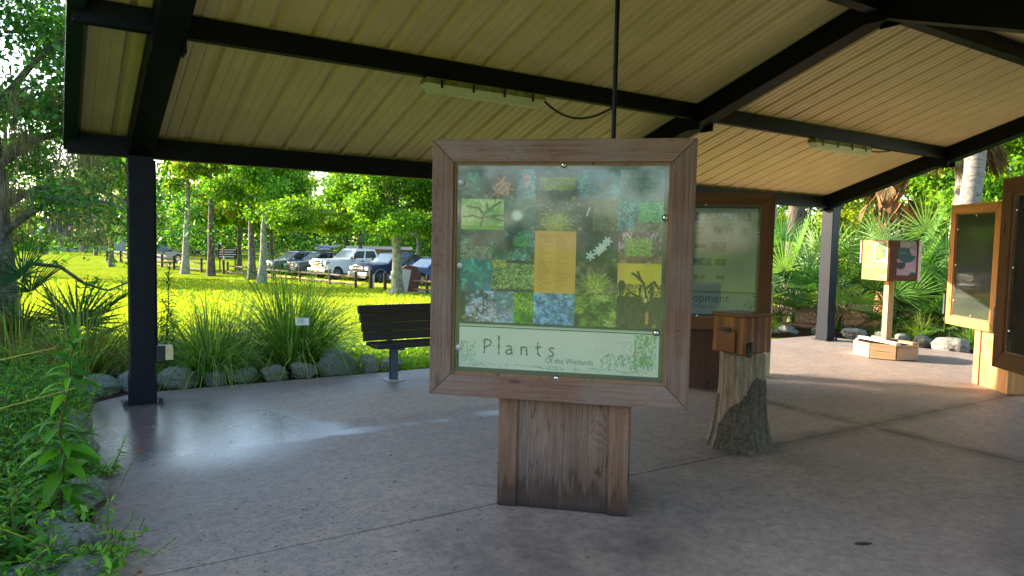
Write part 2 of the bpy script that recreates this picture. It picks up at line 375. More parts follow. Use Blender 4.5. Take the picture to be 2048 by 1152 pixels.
    base = t.mix(t.math('MULTIPLY', line, t.ramp(mid, [(.3, .9), (.7, .45)])), base, (.02, .018, .018))
    base = t.mix(t.math('MULTIPLY', damp, .45), base, t.mix(1., base, (.45, .43, .45), 'MULTIPLY'))
    base = t.mix(wet, base, t.mix(1., base, (.62, .62, .66), 'MULTIPLY'))
    rough = t.math('SUBTRACT', t.math('ADD', .50, t.math('MULTIPLY', mid, .22)), t.math('MULTIPLY', damp, .12))
    rough = t.math('SUBTRACT', rough, t.math('MULTIPLY', wet, .25))
    rough = t.math('MAXIMUM', rough, .16)
    h = t.math('ADD', t.math('MULTIPLY', grit, .6), t.math('MULTIPLY', broom, .6))
    h = t.math('SUBTRACT', h, t.math('MULTIPLY', line, 2.))
    p = t.bsdf(base, rough, 0, t.math('ADD', .22, t.math('MULTIPLY', wet, .95)), t.bump(t.math('MULTIPLY', h, t.math('SUBTRACT', 1., t.math('MULTIPLY', wet, .93))), .3, .006))
    M['slab'] = t.done(p)
    # --- roof underside
    t = NT('cream_ribbed_steel'); v = t.obj(); 
    n = t.noise(t.mapping(v, (26, 1.1, 1.1)), 1.2, 6, .7); n2 = t.noise(v, 2.2, 5); n3 = t.noise(t.mapping(v, (60, 2, 2)), 1., 4, .7)
    c = t.mix(t.ramp(n, [(.3, .55), (.6, 0.)]), (.82, .64, .38), (.62, .47, .27))
    c = t.mix(t.ramp(n2, [(.42, .5), (.62, 0.)]), c, (.66, .51, .29))
    c = t.mix(t.ramp(n3, [(.68, 0.), (.76, .5)]), c, (.75, .66, .46))
    M['roof'] = t.done(t.bsdf(c, .5, 0, .35, t.bump(n, .15, .003)))
ground_mats()

def carpaint(name, col, rough=.28):
    t = NT(name); n = t.noise(t.obj(), 1.5, 5)
    return t.done(t.bsdf(t.mix(1., col, t.ramp(n, [(.3, .8), (.7, 1.)]), 'MULTIPLY'), rough, .15, .5, None, .6, .08))
M['p_white'] = carpaint('white_car_paint', (.90, .89, .86)); M['p_grey'] = carpaint('grey_lilac_car_paint', (.17, .165, .20))
M['p_grey_dk'] = carpaint('dark_grey_car_paint', (.085, .085, .11)); M['p_navy'] = carpaint('dark_blue_car_paint', (.03, .045, .095))
M['p_blue'] = carpaint('blue_car_paint', (.035, .085, .27)); M['p_dark'] = carpaint('blue_black_car_paint', (.03, .035, .06))
M['cladding'] = plain('grey_plastic_cladding', (.06, .065, .07), .6)
M['bumpergrey'] = plain('grey_bumper', (.22, .24, .25), .5)

# ------------------------------------------------------------------ terrain
def S01(t): t = np.clip(t, 0, 1); return t*t*(3-2*t)
def tz(x, y): return -.05*(1-S01((y-8)/10)) - 1.1*S01((y-8.6)/27.)

def noise2(h, w, cell, rng):
    gh, gw = int(h/cell)+3, int(w/cell)+3; g = rng.random((gh, gw))
    yy = np.arange(h)/cell; xx = np.arange(w)/cell
    y0 = yy.astype(int); x0 = xx.astype(int); fy = S01(yy-y0)[:, None]; fx = S01(xx-x0)[None]
    a = g[y0][:, x0]; b = g[y0][:, x0+1]; c = g[y0+1][:, x0]; d = g[y0+1][:, x0+1]
    return (a*(1-fx)+b*fx)*(1-fy)+(c*(1-fx)+d*fx)*fy
def fbm2(h, w, cell, rng, o=4):
    s = 0; a = 1; t = 0
    for k in range(o):
        s = s+a*noise2(h, w, max(cell/2**k, 1.01), rng); t += a; a *= .55
    return s/t

def build_ground():
    xs = np.unique(np.concatenate([np.linspace(-420, -20, 26), np.linspace(-20, 40, 121), np.linspace(40, 420, 26)]))
    ys = np.unique(np.concatenate([np.linspace(-160, -10, 12), np.linspace(-10, 60, 141), np.linspace(60, 520, 30)]))
    Xg, Yg = np.meshgrid(xs, ys); rng = np.random.default_rng(3)
    Z = tz(Xg, Yg) + (rng.random(Xg.shape)-.5)*.03*(Yg > 10)
    V = np.stack([Xg, Yg, Z], -1).reshape(-1, 3); nx = len(xs); ny = len(ys)
    i = (np.arange(ny-1)[:, None]*nx+np.arange(nx-1)[None]).ravel()
    F = np.stack([i, i+1, i+nx+1, i+nx], -1)
    tag(npmesh('lawn', V, F, M['lawn'], smooth=True), kind='structure')
    # mulch beds (slightly mounded sheets above the lawn)
    def bed(name, poly, n=40, z=.0):
        mb = MB(); mb.prism(poly, -.12, z, 'z'); return tag(mb.build(name, M['mulch']), kind='structure')
    bed('mulch_bed', [(-6, 2), (.5, 2), (.5, 7.9), (.8, 8.14), (3.5, 8.12), (3.6, 9.1), (2.4, 9.9), (-1, 10.4), (-6, 10.4)], z=-.022)
    bed('mulch_bed', [(12.2, 2.0), (26, 2.0), (26, 12), (12, 13.5), (10.6, 8.8), (12, 8.0)], z=-.026)
    sl = MB(); sl.prism([(.16, -3), (12.35, -3), (12.35, 4.8), (12.2, 5.8), (12.0, 7.1), (11.95, 8.05), (.66, 8.05), (.34, 7.78), (.18, 7.2)], -.3, 0, 'z')
    tag(sl.build('concrete_floor', M['slab'], bevel=.02), kind='structure')
build_ground()

# ------------------------------------------------------------------ pavilion
RS = .3264
def roofz(y): return 2.52+RS*(7.55-y) if y >= 3.6 else 2.52+RS*(7.55-(7.2-y))
YR, YE, YE2 = 3.6, 7.55, -.35
X0, X1 = .135, 11.75
pav = thing('pavilion', 'open steel pavilion with dark navy beams and a cream ribbed metal gable roof', 'pavilion')
def pavilion():
    # posts
    for i, x in enumerate((.72, 6.17, 11.46)):
        for y in (YE, YE2):
            p = MB().box(x-.105, x+.105, y-.105, y+.105, 0, roofz(y)-.2).build('post', M['steel_post'], pav, bevel=.006)
            s = MB().box(x-.113, x+.113, y-.113, y+.113, .012, .27).build('sleeve', M['steel_post'], p, bevel=.004)
            b = MB().box(x-.17, x+.17, y-.15, y+.15, .001, .014)
            for sx in (-1, 1):
                b.lathe([(.018, .0), (.018, .035), (.01, .045)], 6, 'z', (x+sx*.145, y-.12, .01))
            b.build('base_plate', M['black'], p)
    # rafters: box beams below the roof sheet, following the slope from both eaves to the ridge
    for x in (.72, 6.07, 11.36):
        w = .1; r = MB()
        for s in (1, -1):
            ya = YR; yb = YE if s == 1 else YE2
            za, zb = roofz(YR), roofz(yb); e = .09*s; ze = zb-RS*.09
            r.hexa([(x-w, ya, za-.225), (x+w, ya, za-.225), (x+w, yb+e, ze-.225), (x-w, yb+e, ze-.225),
                    (x-w, ya, za-.004), (x+w, ya, za-.004), (x+w, yb+e, ze-.004), (x-w, yb+e, ze-.004)])
        ra = r.build('rafter', M['steel'], pav)
        for y in (5.64, YR):   # bolted plates along the beam
            for s_ in (1, -1):
                c = MB().box(min(x+s_*w, x+s_*(w+.012)), max(x+s_*w, x+s_*(w+.012)), y-.09, y+.09, roofz(y)-.27, roofz(y)-.05)
                c.build('clip_plate', M['steel'], ra)
    # eave beams and purlins, cut between the rafters
    spans = [(X0+.012, .62), (.82, 5.97), (6.17, 11.26), (11.46, X1-.012)]
    for (y0, y1, z0, z1) in ((7.5, 7.62, 2.306, 2.492), (5.58, 5.66, 2.985, 3.145), (-.42, -.3, 2.306, 2.492), (1.54, 1.62, 2.985, 3.145)):
        nm = 'eave_beam' if z0 < 2.5 else 'purlin'
        for a, b in spans:
            MB().box(a, b, y0, y1, z0, z1).build(nm, M['steel'], pav)
        lip = None
    for a, b in spans:
        MB().box(a, b, YR-.06, YR+.06, roofz(YR)-.19, roofz(YR)-.035).build('ridge_beam', M['steel'], pav)
    # roof sheets: underside with raised ribs every 12 inches and small stiffening beads
    prof = []; x = X0
    pitch = .305
    k = 0
    xr = .52-pitch*2
    pts = []
    while xr < X1+.2:
        pts += [(xr-.036, 0), (xr-.014, .032), (xr+.014, .032), (xr+.036, 0)]
        for q in (.105, .2): pts += [(xr+q-.012, 0), (xr+q-.006, .006), (xr+q+.006, .006), (xr+q+.012, 0)]
        xr += pitch
    pts = [(X0, 0)]+[p for p in pts if X0+.001 < p[0] < X1-.001]+[(X1, 0)]
    for s in (1, -1):
        ye = YE+.16 if s == 1 else YE2-.16
        V = []; F = []
        for (xx, dz) in pts:
            for yy in (YR, ye):
                zz = roofz(YR)-RS*abs(yy-YR)
                V.append((xx, yy, zz+dz))
        for i in range(len(pts)-1): F.append((2*i, 2*i+2, 2*i+3, 2*i+1))
        n0 = len(V)
        for (xx, dz) in pts:
            for yy in (YR, ye):
                zz = roofz(YR)-RS*abs(yy-YR); V.append((xx, yy, zz+dz+.004+.03*(dz == 0)*0))
        for i in range(len(pts)-1): F.append((n0+2*i, n0+2*i+1, n0+2*i+3, n0+2*i+2))
        mb = MB(); mb.add(V, F); o = mb.build('roof_sheet', M['roof'], pav)
        # gutter lip / closing trim along the eave and rake boards at the gables
        MB().box(X0, X1, min(ye, ye+s*.02), max(ye, ye+s*.02), roofz(YR)-RS*abs(ye-YR)-.04, roofz(YR)-RS*abs(ye-YR)+.05).build('eave_trim', M['steel'], pav)
        for xx in (X0, X1):
            a, b = (xx-.018, xx+.085) if xx == X0 else (xx-.085, xx+.018)
            zA, zB = roofz(YR), roofz(YR)-RS*abs(ye-YR)
            MB().hexa([(a, YR, zA-.12), (b, YR, zA-.12), (b, ye, zB-.12), (a, ye, zB-.12), (a, YR, zA+.05), (b, YR, zA+.05), (b, ye, zB+.05), (a, ye, zB+.05)]).build('rake_board', M['rake'], pav)
    MB().hexa([(X0, YR-.2, roofz(YR)-.02), (X1, YR-.2, roofz(YR)-.02), (X1, YR, roofz(YR)+.04), (X0, YR, roofz(YR)+.04),
               (X0, YR-.2, roofz(YR)-.0), (X1, YR-.2, roofz(YR)), (X1, YR, roofz(YR)+.06), (X0, YR, roofz(YR)+.06)]).build('ridge_cap', M['steel'], pav)
pavilion()

def lamp(x, label, cordpts):
    t = thing('strip_light', label, 'strip light', (x, 5.62, 2.983), 0, 'strip lights under the purlin')
    L = .62
    h = MB().hexa([(-L, -.065, -.05), (L, -.065, -.05), (L, .065, -.05), (-L, .065, -.05), (-L+.02, -.05, -.002), (L-.02, -.05, -.002), (L-.02, .05, -.002), (-L+.02, .05, -.002)])
    h.build('housing', M['lamphouse'], t, bevel=.006)
    d = MB()
    d.hexa([(-L+.05, -.045, -.125), (L-.05, -.045, -.125), (L-.05, .045, -.125), (-L+.05, .045, -.125), (-L, -.07, -.05), (L, -.07, -.05), (L, .07, -.05), (-L, .07, -.05)])
    d.build('diffuser', M['lampdiff'], t, smooth=50, bevel=.018, seg=3)
    for q in (-.47, -.16, .16, .47):
        MB().box(q-.009, q+.009, -.078, -.066, -.085, -.015).build('clip', M['black'], t)
    MB().tube(cordpts, .011, 8).build('cord', M['black'], t, smooth=60)
    return t
def sag(a, b, dz, n=14):
    a, b = Vector(a), Vector(b); o = []
    for i in range(n+1):
        s = i/n; p = a.lerp(b, s); p.z -= dz*4*s*(1-s)*(1-.25*s); o.append(tuple(p))
    return o
lamp(3.30, 'yellowed strip light with a sagging black cord, above the large plants board', sag((.62, 0, -.03), (1.50, .0, -.0), .17))
lamp(8.66, 'short looking strip light in the far roof bay with a nearly straight cord', sag((.62, 0, -.05), (1.15, 0, -.008), .015))

for (x, y, z0, lab) in ((2.79, 3.26, 2.16, 'thin dark conduit hanging from the roof to the plants board'), (6.30, 2.47, 2.16, 'thin dark conduit hanging from the roof to the board cut by the picture edge')):
    c = thing('hanging_conduit', lab, 'conduit', (x, y, 0))
    MB().tube([(0, 0, z0), (0, 0, roofz(y)-.01)], .0135, 10).build('pipe', M['steel_post'], c, smooth=60)
    MB().lathe([(.04, 0), (.04, .03), (.02, .05)], 10, 'z', (0, 0, z0)).build('pipe_flange', M['steel_post'], c)

ob = thing('outlet_box', 'cream weatherproof outlet box on a black bracket on the corner post', 'outlet box', (.825, 7.5, .40))
MB().box(.004, .085, -.045, .045, -.005, .15).build('mounting_box', M['black'], ob, bevel=.004)
MB().box(.085, .15, -.05, .05, .01, .145).box(.15, .157, -.035, .035, .03, .12).lathe([(.012, 0), (.012, .012)], 8, 'z', (.115, 0, .145)).build('cover', M['cream'], ob, bevel=.008)
MB().tube([(.0125, -.0, .15), (.0125, 0, 1.89)], .012, 8).build('conduit', M['steel_post'], ob, smooth=60)

# ------------------------------------------------------------------ prints (albedo drawn as vertex colours)
class Img:
    def __init__(s, h, w, col=(.5, .5, .5)): s.a = np.zeros((h, w, 3)); s.a[:] = col; s.h = h; s.w = w
    def box(s, u0, v0, u1, v1):
        return int(u0*s.w), int(v0*s.h), max(int(u1*s.w), int(u0*s.w)+1), max(int(v1*s.h), int(v0*s.h)+1)
    def fill(s, b, col):
        x0, y0, x1, y1 = s.box(*b); s.a[y0:y1, x0:x1] = col
    def clouds(s, b, cols, cell, rng, o=4, con=1.6):
        x0, y0, x1, y1 = s.box(*b); n = fbm2(y1-y0, x1-x0, cell, rng, o); n = np.clip((n-.5)*con*1.6+.5, 0, .999)
        cols = np.array(cols); k = n*(len(cols)-1); i = k.astype(int); f = (k-i)[..., None]
        s.a[y0:y1, x0:x1] = cols[i]*(1-f)+cols[np.minimum(i+1, len(cols)-1)]*f
    def strokes(s, b, n, cols, L, ang, spread, rng, wid=1, fan=None, mask=None):
        x0, y0, x1, y1 = s.box(*b); cols = np.array(cols)
        px = rng.uniform(x0, x1, n); py = rng.uniform(y0, y1, n)
        a = ang+rng.normal(0, spread, n)
        if mask is not None:
            mv = mask[0][np.clip((py-y0).astype(int), 0, mask[0].shape[0]-1), np.clip((px-x0).astype(int), 0, mask[0].shape[1]-1)]; k = mv > mask[1]; px, py = px[k], py[k]; n = len(px); a = ang+rng.normal(0, spread, n)
            if n == 0: return
        if fan is not None:
            fx, fy, rad = x0+(x1-x0)*fan[0], y0+(y1-y0)*fan[1], fan[2]
            px = fx+rng.normal(0, rad*.25, n); py = fy+rng.normal(0, rad*.1, n)
        c = cols[rng.integers(0, len(cols), n)]*rng.uniform(.7, 1.2, (n, 1)); ln = L*rng.uniform(.4, 1.2, n)
        bend = rng.normal(0, .5, n)
        for t in np.linspace(0, 1, max(int(L*1.6), 4)):
            aa = a+bend*t
            X = (px+np.cos(aa)*ln*t).astype(int); Y = (py-np.sin(aa)*ln*t).astype(int)
            for dx in range(wid):
                Xd = X+dx; ok = (Xd >= x0) & (Xd < x1) & (Y >= y0) & (Y < y1)
                s.a[Y[ok], Xd[ok]] = c[ok]
    def blob(s, cx, cy, rx, ry, col, rot=0, soft=1.):
        y, x = np.mgrid[0:s.h, 0:s.w]; dx, dy = x/s.w-cx, (y/s.h-cy)
        c, q = math.cos(rot), math.sin(rot); u = (dx*c+dy*q)/rx; w = (-dx*q+dy*c)/ry
        m = np.clip((1-(u*u+w*w))*3*soft, 0, 1)[..., None]; s.a = s.a*(1-m)+np.array(col)*m
    def line(s, p, q, wid, col):
        y, x = np.mgrid[0:s.h, 0:s.w]; x = x/s.w; y = y/s.h; dx, dy = q[0]-p[0], q[1]-p[1]; L = dx*dx+dy*dy+1e-9
        t = np.clip(((x-p[0])*dx+(y-p[1])*dy)/L, 0, 1); d = np.hypot(x-p[0]-t*dx, y-p[1]-t*dy)
        m = np.clip((wid-d)/(1.2/s.w)+.5, 0, 1)[..., None]; s.a = s.a*(1-m)+np.array(col)*m
    def poly(s, pts, wid, col):
        for a, b in zip(pts[:-1], pts[1:]): s.line(a, b, wid, col)
    def textlines(s, b, n, col, rng, amt=.6, fillmin=.4):
        x0, y0, x1, y1 = s.box(*b)
        for i in range(n):
            yy = y0+int((i+.5)*(y1-y0)/n); L = int((x1-x0)*rng.uniform(fillmin, 1.)); 
            m = (rng.random(L) < .78)*amt*rng.uniform(.6, 1, L)
            s.a[yy, x0:x0+L] = s.a[yy, x0:x0+L]*(1-m[:, None])+np.array(col)*m[:, None]
    def obj(s, name, w, h, x0, z0, y, parent, mat):
        """a sheet in the local x/z plane facing -y; x0,z0 lower-left corner"""
        xs = np.linspace(x0, x0+w, s.w); zs = np.linspace(z0+h, z0, s.h); Xg, Zg = np.meshgrid(xs, zs)
        V = np.stack([Xg, np.full_like(Xg, y), Zg], -1).reshape(-1, 3)
        i = (np.arange(s.h-1)[:, None]*s.w+np.arange(s.w-1)[None]).ravel(); F = np.stack([i, i+s.w, i+s.w+1, i+1], -1)
        a = np.clip(s.a, 0, 1).reshape(-1, 3); L = np.where(a <= .04045, a/12.92, ((a+.055)/1.055)**2.4)
        return npmesh(name, V, F, mat, parent, L)

def c255(*l): return [tuple(q/255 for q in c) for c in l]
def plants_poster():
    rng = np.random.default_rng(11); im = Img(400, 400, (.70, .80, .72)); W = 330
    def T(u0, v0, u1, v1): return (u0, v0, u1, v1*.0+v1)
    top = .765     # photo mosaic occupies the upper part
    def t(u0, v0, u1, v1): return (u0, v0*top, u1, v1*top)
    G = c255((25, 60, 52), (45, 98, 75), (75, 140, 95), (140, 190, 120)); TE = c255((20, 75, 82), (35, 115, 115), (65, 175, 155), (140, 215, 195))
    DK = c255((16, 36, 40), (32, 62, 58), (55, 92, 75), (110, 140, 95)); YG = c255((50, 85, 30), (105, 145, 40), (160, 190, 60), (215, 225, 110))
    def veg(b, pal, n, L, ang=PI/2, sp=.8, cell=18, light=1):
        im.clouds(b, [tuple(q*.55 for q in pal[0]), pal[0], pal[1]], cell, rng, 4, 2.2); area = (b[2]-b[0])*(b[3]-b[1])*330*330
        x0, y0, x1, y1 = im.box(*b); cl = fbm2(y1-y0, x1-x0, cell*1.4, rng, 3)
        for k in range(3):
            im.strokes(b, int(n*area/70), [tuple(q*.8 for q in pal[k]), pal[min(k+1, len(pal)-1)]], L*(1.1-.25*k)*im.w/330, ang, sp, rng, 1, None, (cl, .40+.09*k))
    im.fill(t(0, 0, 1, 1), (.12, .22, .2))
    veg(t(0, 0, .143, .195), DK, 14, 9); veg(t(.03, .02, .09, .14), G, 20, 8)
    im.fill(t(.143, 0, .28, .195), (.27, .19, .18))
    for cx, cy in ((.205, .08), (.185, .145), (.235, .12)):
        for a in (0.3, 1.5, 2.6, 3.9, 5.2): im.line((cx, cy*top), (cx+.03*math.cos(a), cy*top+.03*math.sin(a)), .005, (.80, .48, .25))
    veg(t(.28, 0, .38, .195), TE, 8, 6)
    im.strokes(t(.315, .03, .345, .11), 60, c255((200, 80, 60), (230, 130, 110)), 5, 1.5, .4, rng, 2)
    veg(t(.38, 0, .585, .195), DK, 10, 7); im.strokes(t(.40, .05, .58, .14), 500, c255((120, 135, 40), (160, 170, 55)), 9, 1.4, .8, rng)
    veg(t(.585, 0, .79, .195), TE, 20, 8, 1.4, 1.3)
    im.clouds(t(.79, 0, 1, .195), c255((55, 75, 80), (110, 130, 125), (150, 155, 135)), 40, rng)
    im.strokes(t(.79, .05, 1, .15), 260, c255((60, 95, 95), (95, 125, 115)), 14, 1.2, .3, rng)
    # live oak picture
    im.clouds(t(0, .195, .222, .395), c255((120, 165, 70), (190, 205, 105), (225, 225, 140)), 30, rng)
    im.strokes(t(0, .195, .222, .36), 420, c255((95, 150, 60), (150, 185, 80)), 5, 1., 2., rng)
    im.fill(t(0, .365, .222, .395), (.45, .68, .2))
    for p in ([(.10, .37), (.115, .30), (.14, .26), (.20, .21)], [(.115, .31), (.16, .30), (.22, .295)], [(.12, .29), (.09, .25), (.03, .24)], [(.11, .32), (.06, .30), (.01, .31)], [(.14, .265), (.13, .22)], [(.16, .30), (.19, .325), (.222, .33)]):
        im.poly([(a, b*top) for a, b in p], .0045, (.30, .36, .22))
    im.clouds(t(.222, .195, .38, .395), c255((25, 60, 50), (45, 95, 75), (60, 110, 85)), 30, rng)
    for a in np.linspace(0, 6.28, 40): im.line((.285, .295*top), (.285+.03*math.cos(a), .295*top+.03*math.sin(a)), .0015, (.70, .80, .62))
    im.blob(.285, .295*top, .023, .023, (.86, .90, .74)); im.poly([(.30, .275*top), (.34, .24*top), (.38, .23*top)], .002, (.35, .62, .5)); im.poly([(.30, .285*top), (.345, .29*top), (.375, .33*top)], .002, (.3, .55, .45))
    veg(t(.38, .195, .62, .395), DK, 22, 6, 1., 1.6); im.strokes(t(.4, .2, .6, .39), 220, c255((110, 160, 60), (170, 180, 80), (190, 170, 70)), 34, PI/2, .45, rng, 1, (.42, 1., 22))
    im.strokes(t(.4, .2, .68, .36), 26, c255((235, 240, 235),), 2, 0, 3, rng, 2)
    im.clouds(t(.62, .195, .665, .395), c255((15, 25, 25), (40, 60, 55)), 8, rng); im.line((.645, .24*top), (.632, .29*top), .004, (.9, .93, .9))
    veg(t(.665, .195, .78, .395), c255((35, 55, 35), (75, 95, 55), (115, 125, 65)), 16, 14, 1.5, .3)
    veg(t(.78, .195, 1, .395), TE, 16, 7, 1.2, 1.); im.strokes(t(.88, .2, 1, .33), 500, c255((70, 170, 85), (110, 200, 110)), 6, 1, 2, rng)
    im.strokes(t(.86, .33, 1, .395), 160, c255((150, 140, 95), (110, 100, 60)), 9, 0, .6, rng)
    # third and fourth rows
    veg(t(0, .395, .165, .59), G, 16, 9, 1.7, .7); im.strokes(t(0, .5, .165, .59), 260, c255((165, 160, 115), (130, 140, 95)), 9, .2, 1.2, rng)
    veg(t(.165, .395, .38, .59), c255((30, 60, 50), (50, 95, 70), (95, 150, 110), (140, 185, 150)), 20, 8, 1.4, 1.4); im.strokes(t(.27, .4, .38, .5), 140, c255((90, 160, 80),), 22, 1.5, .8, rng, 1, (.4, .9, 16))
    im.clouds(t(0, .59, .165, .795), c255((25, 75, 85), (45, 110, 110), (70, 130, 120)), 22, rng)
    for k in range(34):
        cx, cy = rng.uniform(.02, .15), rng.uniform(.6, .75); im.blob(cx, cy*top, .024, .010, tuple(np.array((.22, .55, .40))*rng.uniform(.7, 1.35)), rng.uniform(0, 3.1))
    im.fill(t(.165, .59, .165, .59), (0, 0, 0))
    veg(t(.165, .59, .38, .795), DK, 10, 6); im.strokes(t(.165, .61, .38, .78), 900, c255((90, 130, 50), (150, 180, 75), (195, 205, 100)), 7, .5, .9, rng); im.strokes(t(.165, .59, .24, .64), 160, c255((200, 190, 70),), 3, 0, 3, rng)
    im.fill(t(.38, .395, .585, .795), (.90, .66, .24))
    im.textlines(t(.395, .41, .475, .775), 29, (.42, .28, .10), rng, .75, .35); im.textlines(t(.485, .41, .57, .775), 26, (.42, .28, .10), rng, .75, .45)
    veg(t(.585, .395, .79, .59), c255((20, 50, 45), (40, 85, 65), (60, 110, 75)), 6, 7)
    for cx, cy in ((.735, .45), (.715, .485), (.69, .515), (.655, .545), (.70, .50)):
        for a in np.arange(6)*1.047+cx*20: im.blob(cx+.013*math.cos(a), cy*top+.013*math.sin(a), .013, .0055, (.86, .92, .85), a)
    im.clouds(t(.585, .59, .79, .795), c255((45, 40, 30), (80, 75, 50), (140, 120, 80)), 14, rng); im.strokes(t(.585, .6, .79, .795), 160, c255((150, 165, 50), (190, 200, 80)), 34, PI/2, .8, rng, 1, (.5, .9, 22))
    im.clouds(t(.79, .395, 1, .59), c255((70, 55, 45), (120, 95, 75), (190, 180, 160)), 12, rng); im.strokes(t(.8, .4, .99, .50), 24, c255((60, 55, 45), (215, 210, 200)), 24, 1.5, .1, rng, 2)
    im.strokes(t(.82, .43, .95, .55), 800, c255((150, 180, 60), (185, 205, 90), (120, 150, 50)), 6, .8, 1., rng); im.strokes(t(.79, .54, 1, .59), 200, c255((170, 110, 80), (140, 90, 60)), 6, 0, .7, rng)
    # sunset
    x = np.linspace(0, 1, 40)
    im.clouds(t(.79, .59, 1, .82), c255((215, 190, 40), (225, 200, 60), (225, 180, 70)), 60, rng)
    im.clouds(t(.79, .80, 1, 1), c255((45, 38, 30), (90, 70, 40), (70, 60, 45)), 10, rng)
    im.blob(.925, .80*top, .022, .028, (.97, .80, .40))
    im.strokes(t(.79, .72, 1, 1), 130, c255((38, 34, 28),), 46, 1.55, .12, rng, 1)
    for p in ([(.93, .80), (.915, .71), (.875, .66), (.86, .65)], [(.915, .71), (.90, .685), (.885, .64)], [(.93, .74), (.965, .70), (.985, .74)], [(.955, .80), (.95, .71)], [(.83, .80), (.85, .77), (.90, .80)], [(.80, .85), (.81, .72)]):
        im.poly([(a, b*top) for a, b in p], .005, (.17, .15, .11))
    im.blob(.81, .73*top, .02, .03, (.16, .15, .11)); im.line((.935, .9*top), (.935, .96*top), .008, (.8, .55, .2))
    # bottom row
    im.clouds(t(0, .795, .19, 1), c255((45, 60, 60), (95, 115, 110), (185, 195, 185)), 9, rng, 5, 2.2); im.strokes(t(.05, .86, .19, 1), 260, c255((225, 230, 225), (190, 195, 185), (170, 120, 100)), 3, 1, 3, rng, 2); im.fill(t(0, .8, .03, 1), (.12, .17, .17))
    im.clouds(t(.19, .795, .28, 1), c255((95, 125, 120), (150, 170, 165), (185, 195, 190)), 14, rng); im.strokes(t(.19, .8, .28, .93), 200, c255((70, 105, 85), (100, 135, 110)), 8, 1.2, .9, rng); im.strokes(t(.2, .9, .28, 1), 40, c255((140, 110, 75),), 12, 1.5, .3, rng)
    veg(t(.28, .795, .38, 1), c255((40, 120, 25), (90, 175, 35), (165, 205, 60), (210, 215, 70)), 12, 6, 1, 2)
    im.clouds(t(.38, .795, .585, 1), c255((50, 90, 110), (85, 130, 150), (150, 190, 200)), 9, rng, 4, 2.); im.strokes(t(.38, .8, .585, 1), 300, c255((150, 195, 205), (110, 160, 175), (80, 150, 100)), 3, 0, 3, rng, 2)
    veg(t(.585, .795, .79, 1), YG, 22, 12, 1.4, .8)
    # item numbers in rings
    for (u, v) in ((.125, .175), (.26, .18), (.365, .175), (.565, .18), (.76, .18), (.975, .18), (.205, .375), (.365, .375), (.6, .375), (.76, .375), (.85, .38), (.97, .38), (.02, .57), (.18, .58), (.77, .57), (.97, .575), (.02, .77), (.18, .775), (.76, .775), (.97, .98), (.02, .97), (.2, .97)):
        im.blob(u, v*top, .009, .009, (.72, .72, .3)); im.blob(u, v*top, .0055, .0055, (.2, .27, .17))
    # cream title panel with a shoreline wash
    im.clouds((0, top, 1, 1), c255((234, 233, 224), (238, 236, 226), (242, 239, 228)), 90, rng)
    im.fill((0, top, 1, top+.012), (.10, .18, .15)); im.fill((0, top+.012, 1, top+.018), (.72, .82, .72))
    im.strokes((.01, top+.10, .09, .975), 60, c255((150, 195, 160), (165, 205, 175)), 9, 1.4, .3, rng)
    im.strokes((.72, top+.13, .97, .975), 130, c255((130, 190, 150), (110, 170, 135)), 11, 1.5, .2, rng)
    im.strokes((.88, top+.03, .985, .965), 130, c255((130, 185, 120), (150, 195, 140), (110, 165, 105)), 17, 1.5, .2, rng)
    im.strokes((.05, .972, .95, .99), 60, c255((165, 205, 180), (175, 210, 190)), 26, 0, .04, rng)
    im.strokes((.1, top+.115, .75, top+.125), 26, c255((165, 190, 165),), 3, 1.4, .3, rng)
    k = int(top*im.h); im.a[:k] = np.clip(im.a[:k]*np.array([1.12, 1.12, 1.42])+.02, 0, 1)
    return im

def reflection_poster(seed, low):  # guessed print coloured like the reflections in the pane: trees above, grass below
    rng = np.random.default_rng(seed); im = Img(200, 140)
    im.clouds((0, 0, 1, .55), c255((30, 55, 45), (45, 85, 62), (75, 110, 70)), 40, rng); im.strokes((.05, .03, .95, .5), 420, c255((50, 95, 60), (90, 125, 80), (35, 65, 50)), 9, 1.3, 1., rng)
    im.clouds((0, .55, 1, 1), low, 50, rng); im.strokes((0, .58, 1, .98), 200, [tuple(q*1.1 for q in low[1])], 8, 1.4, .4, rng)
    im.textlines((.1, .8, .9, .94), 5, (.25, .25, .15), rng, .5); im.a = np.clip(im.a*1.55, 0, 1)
    return im

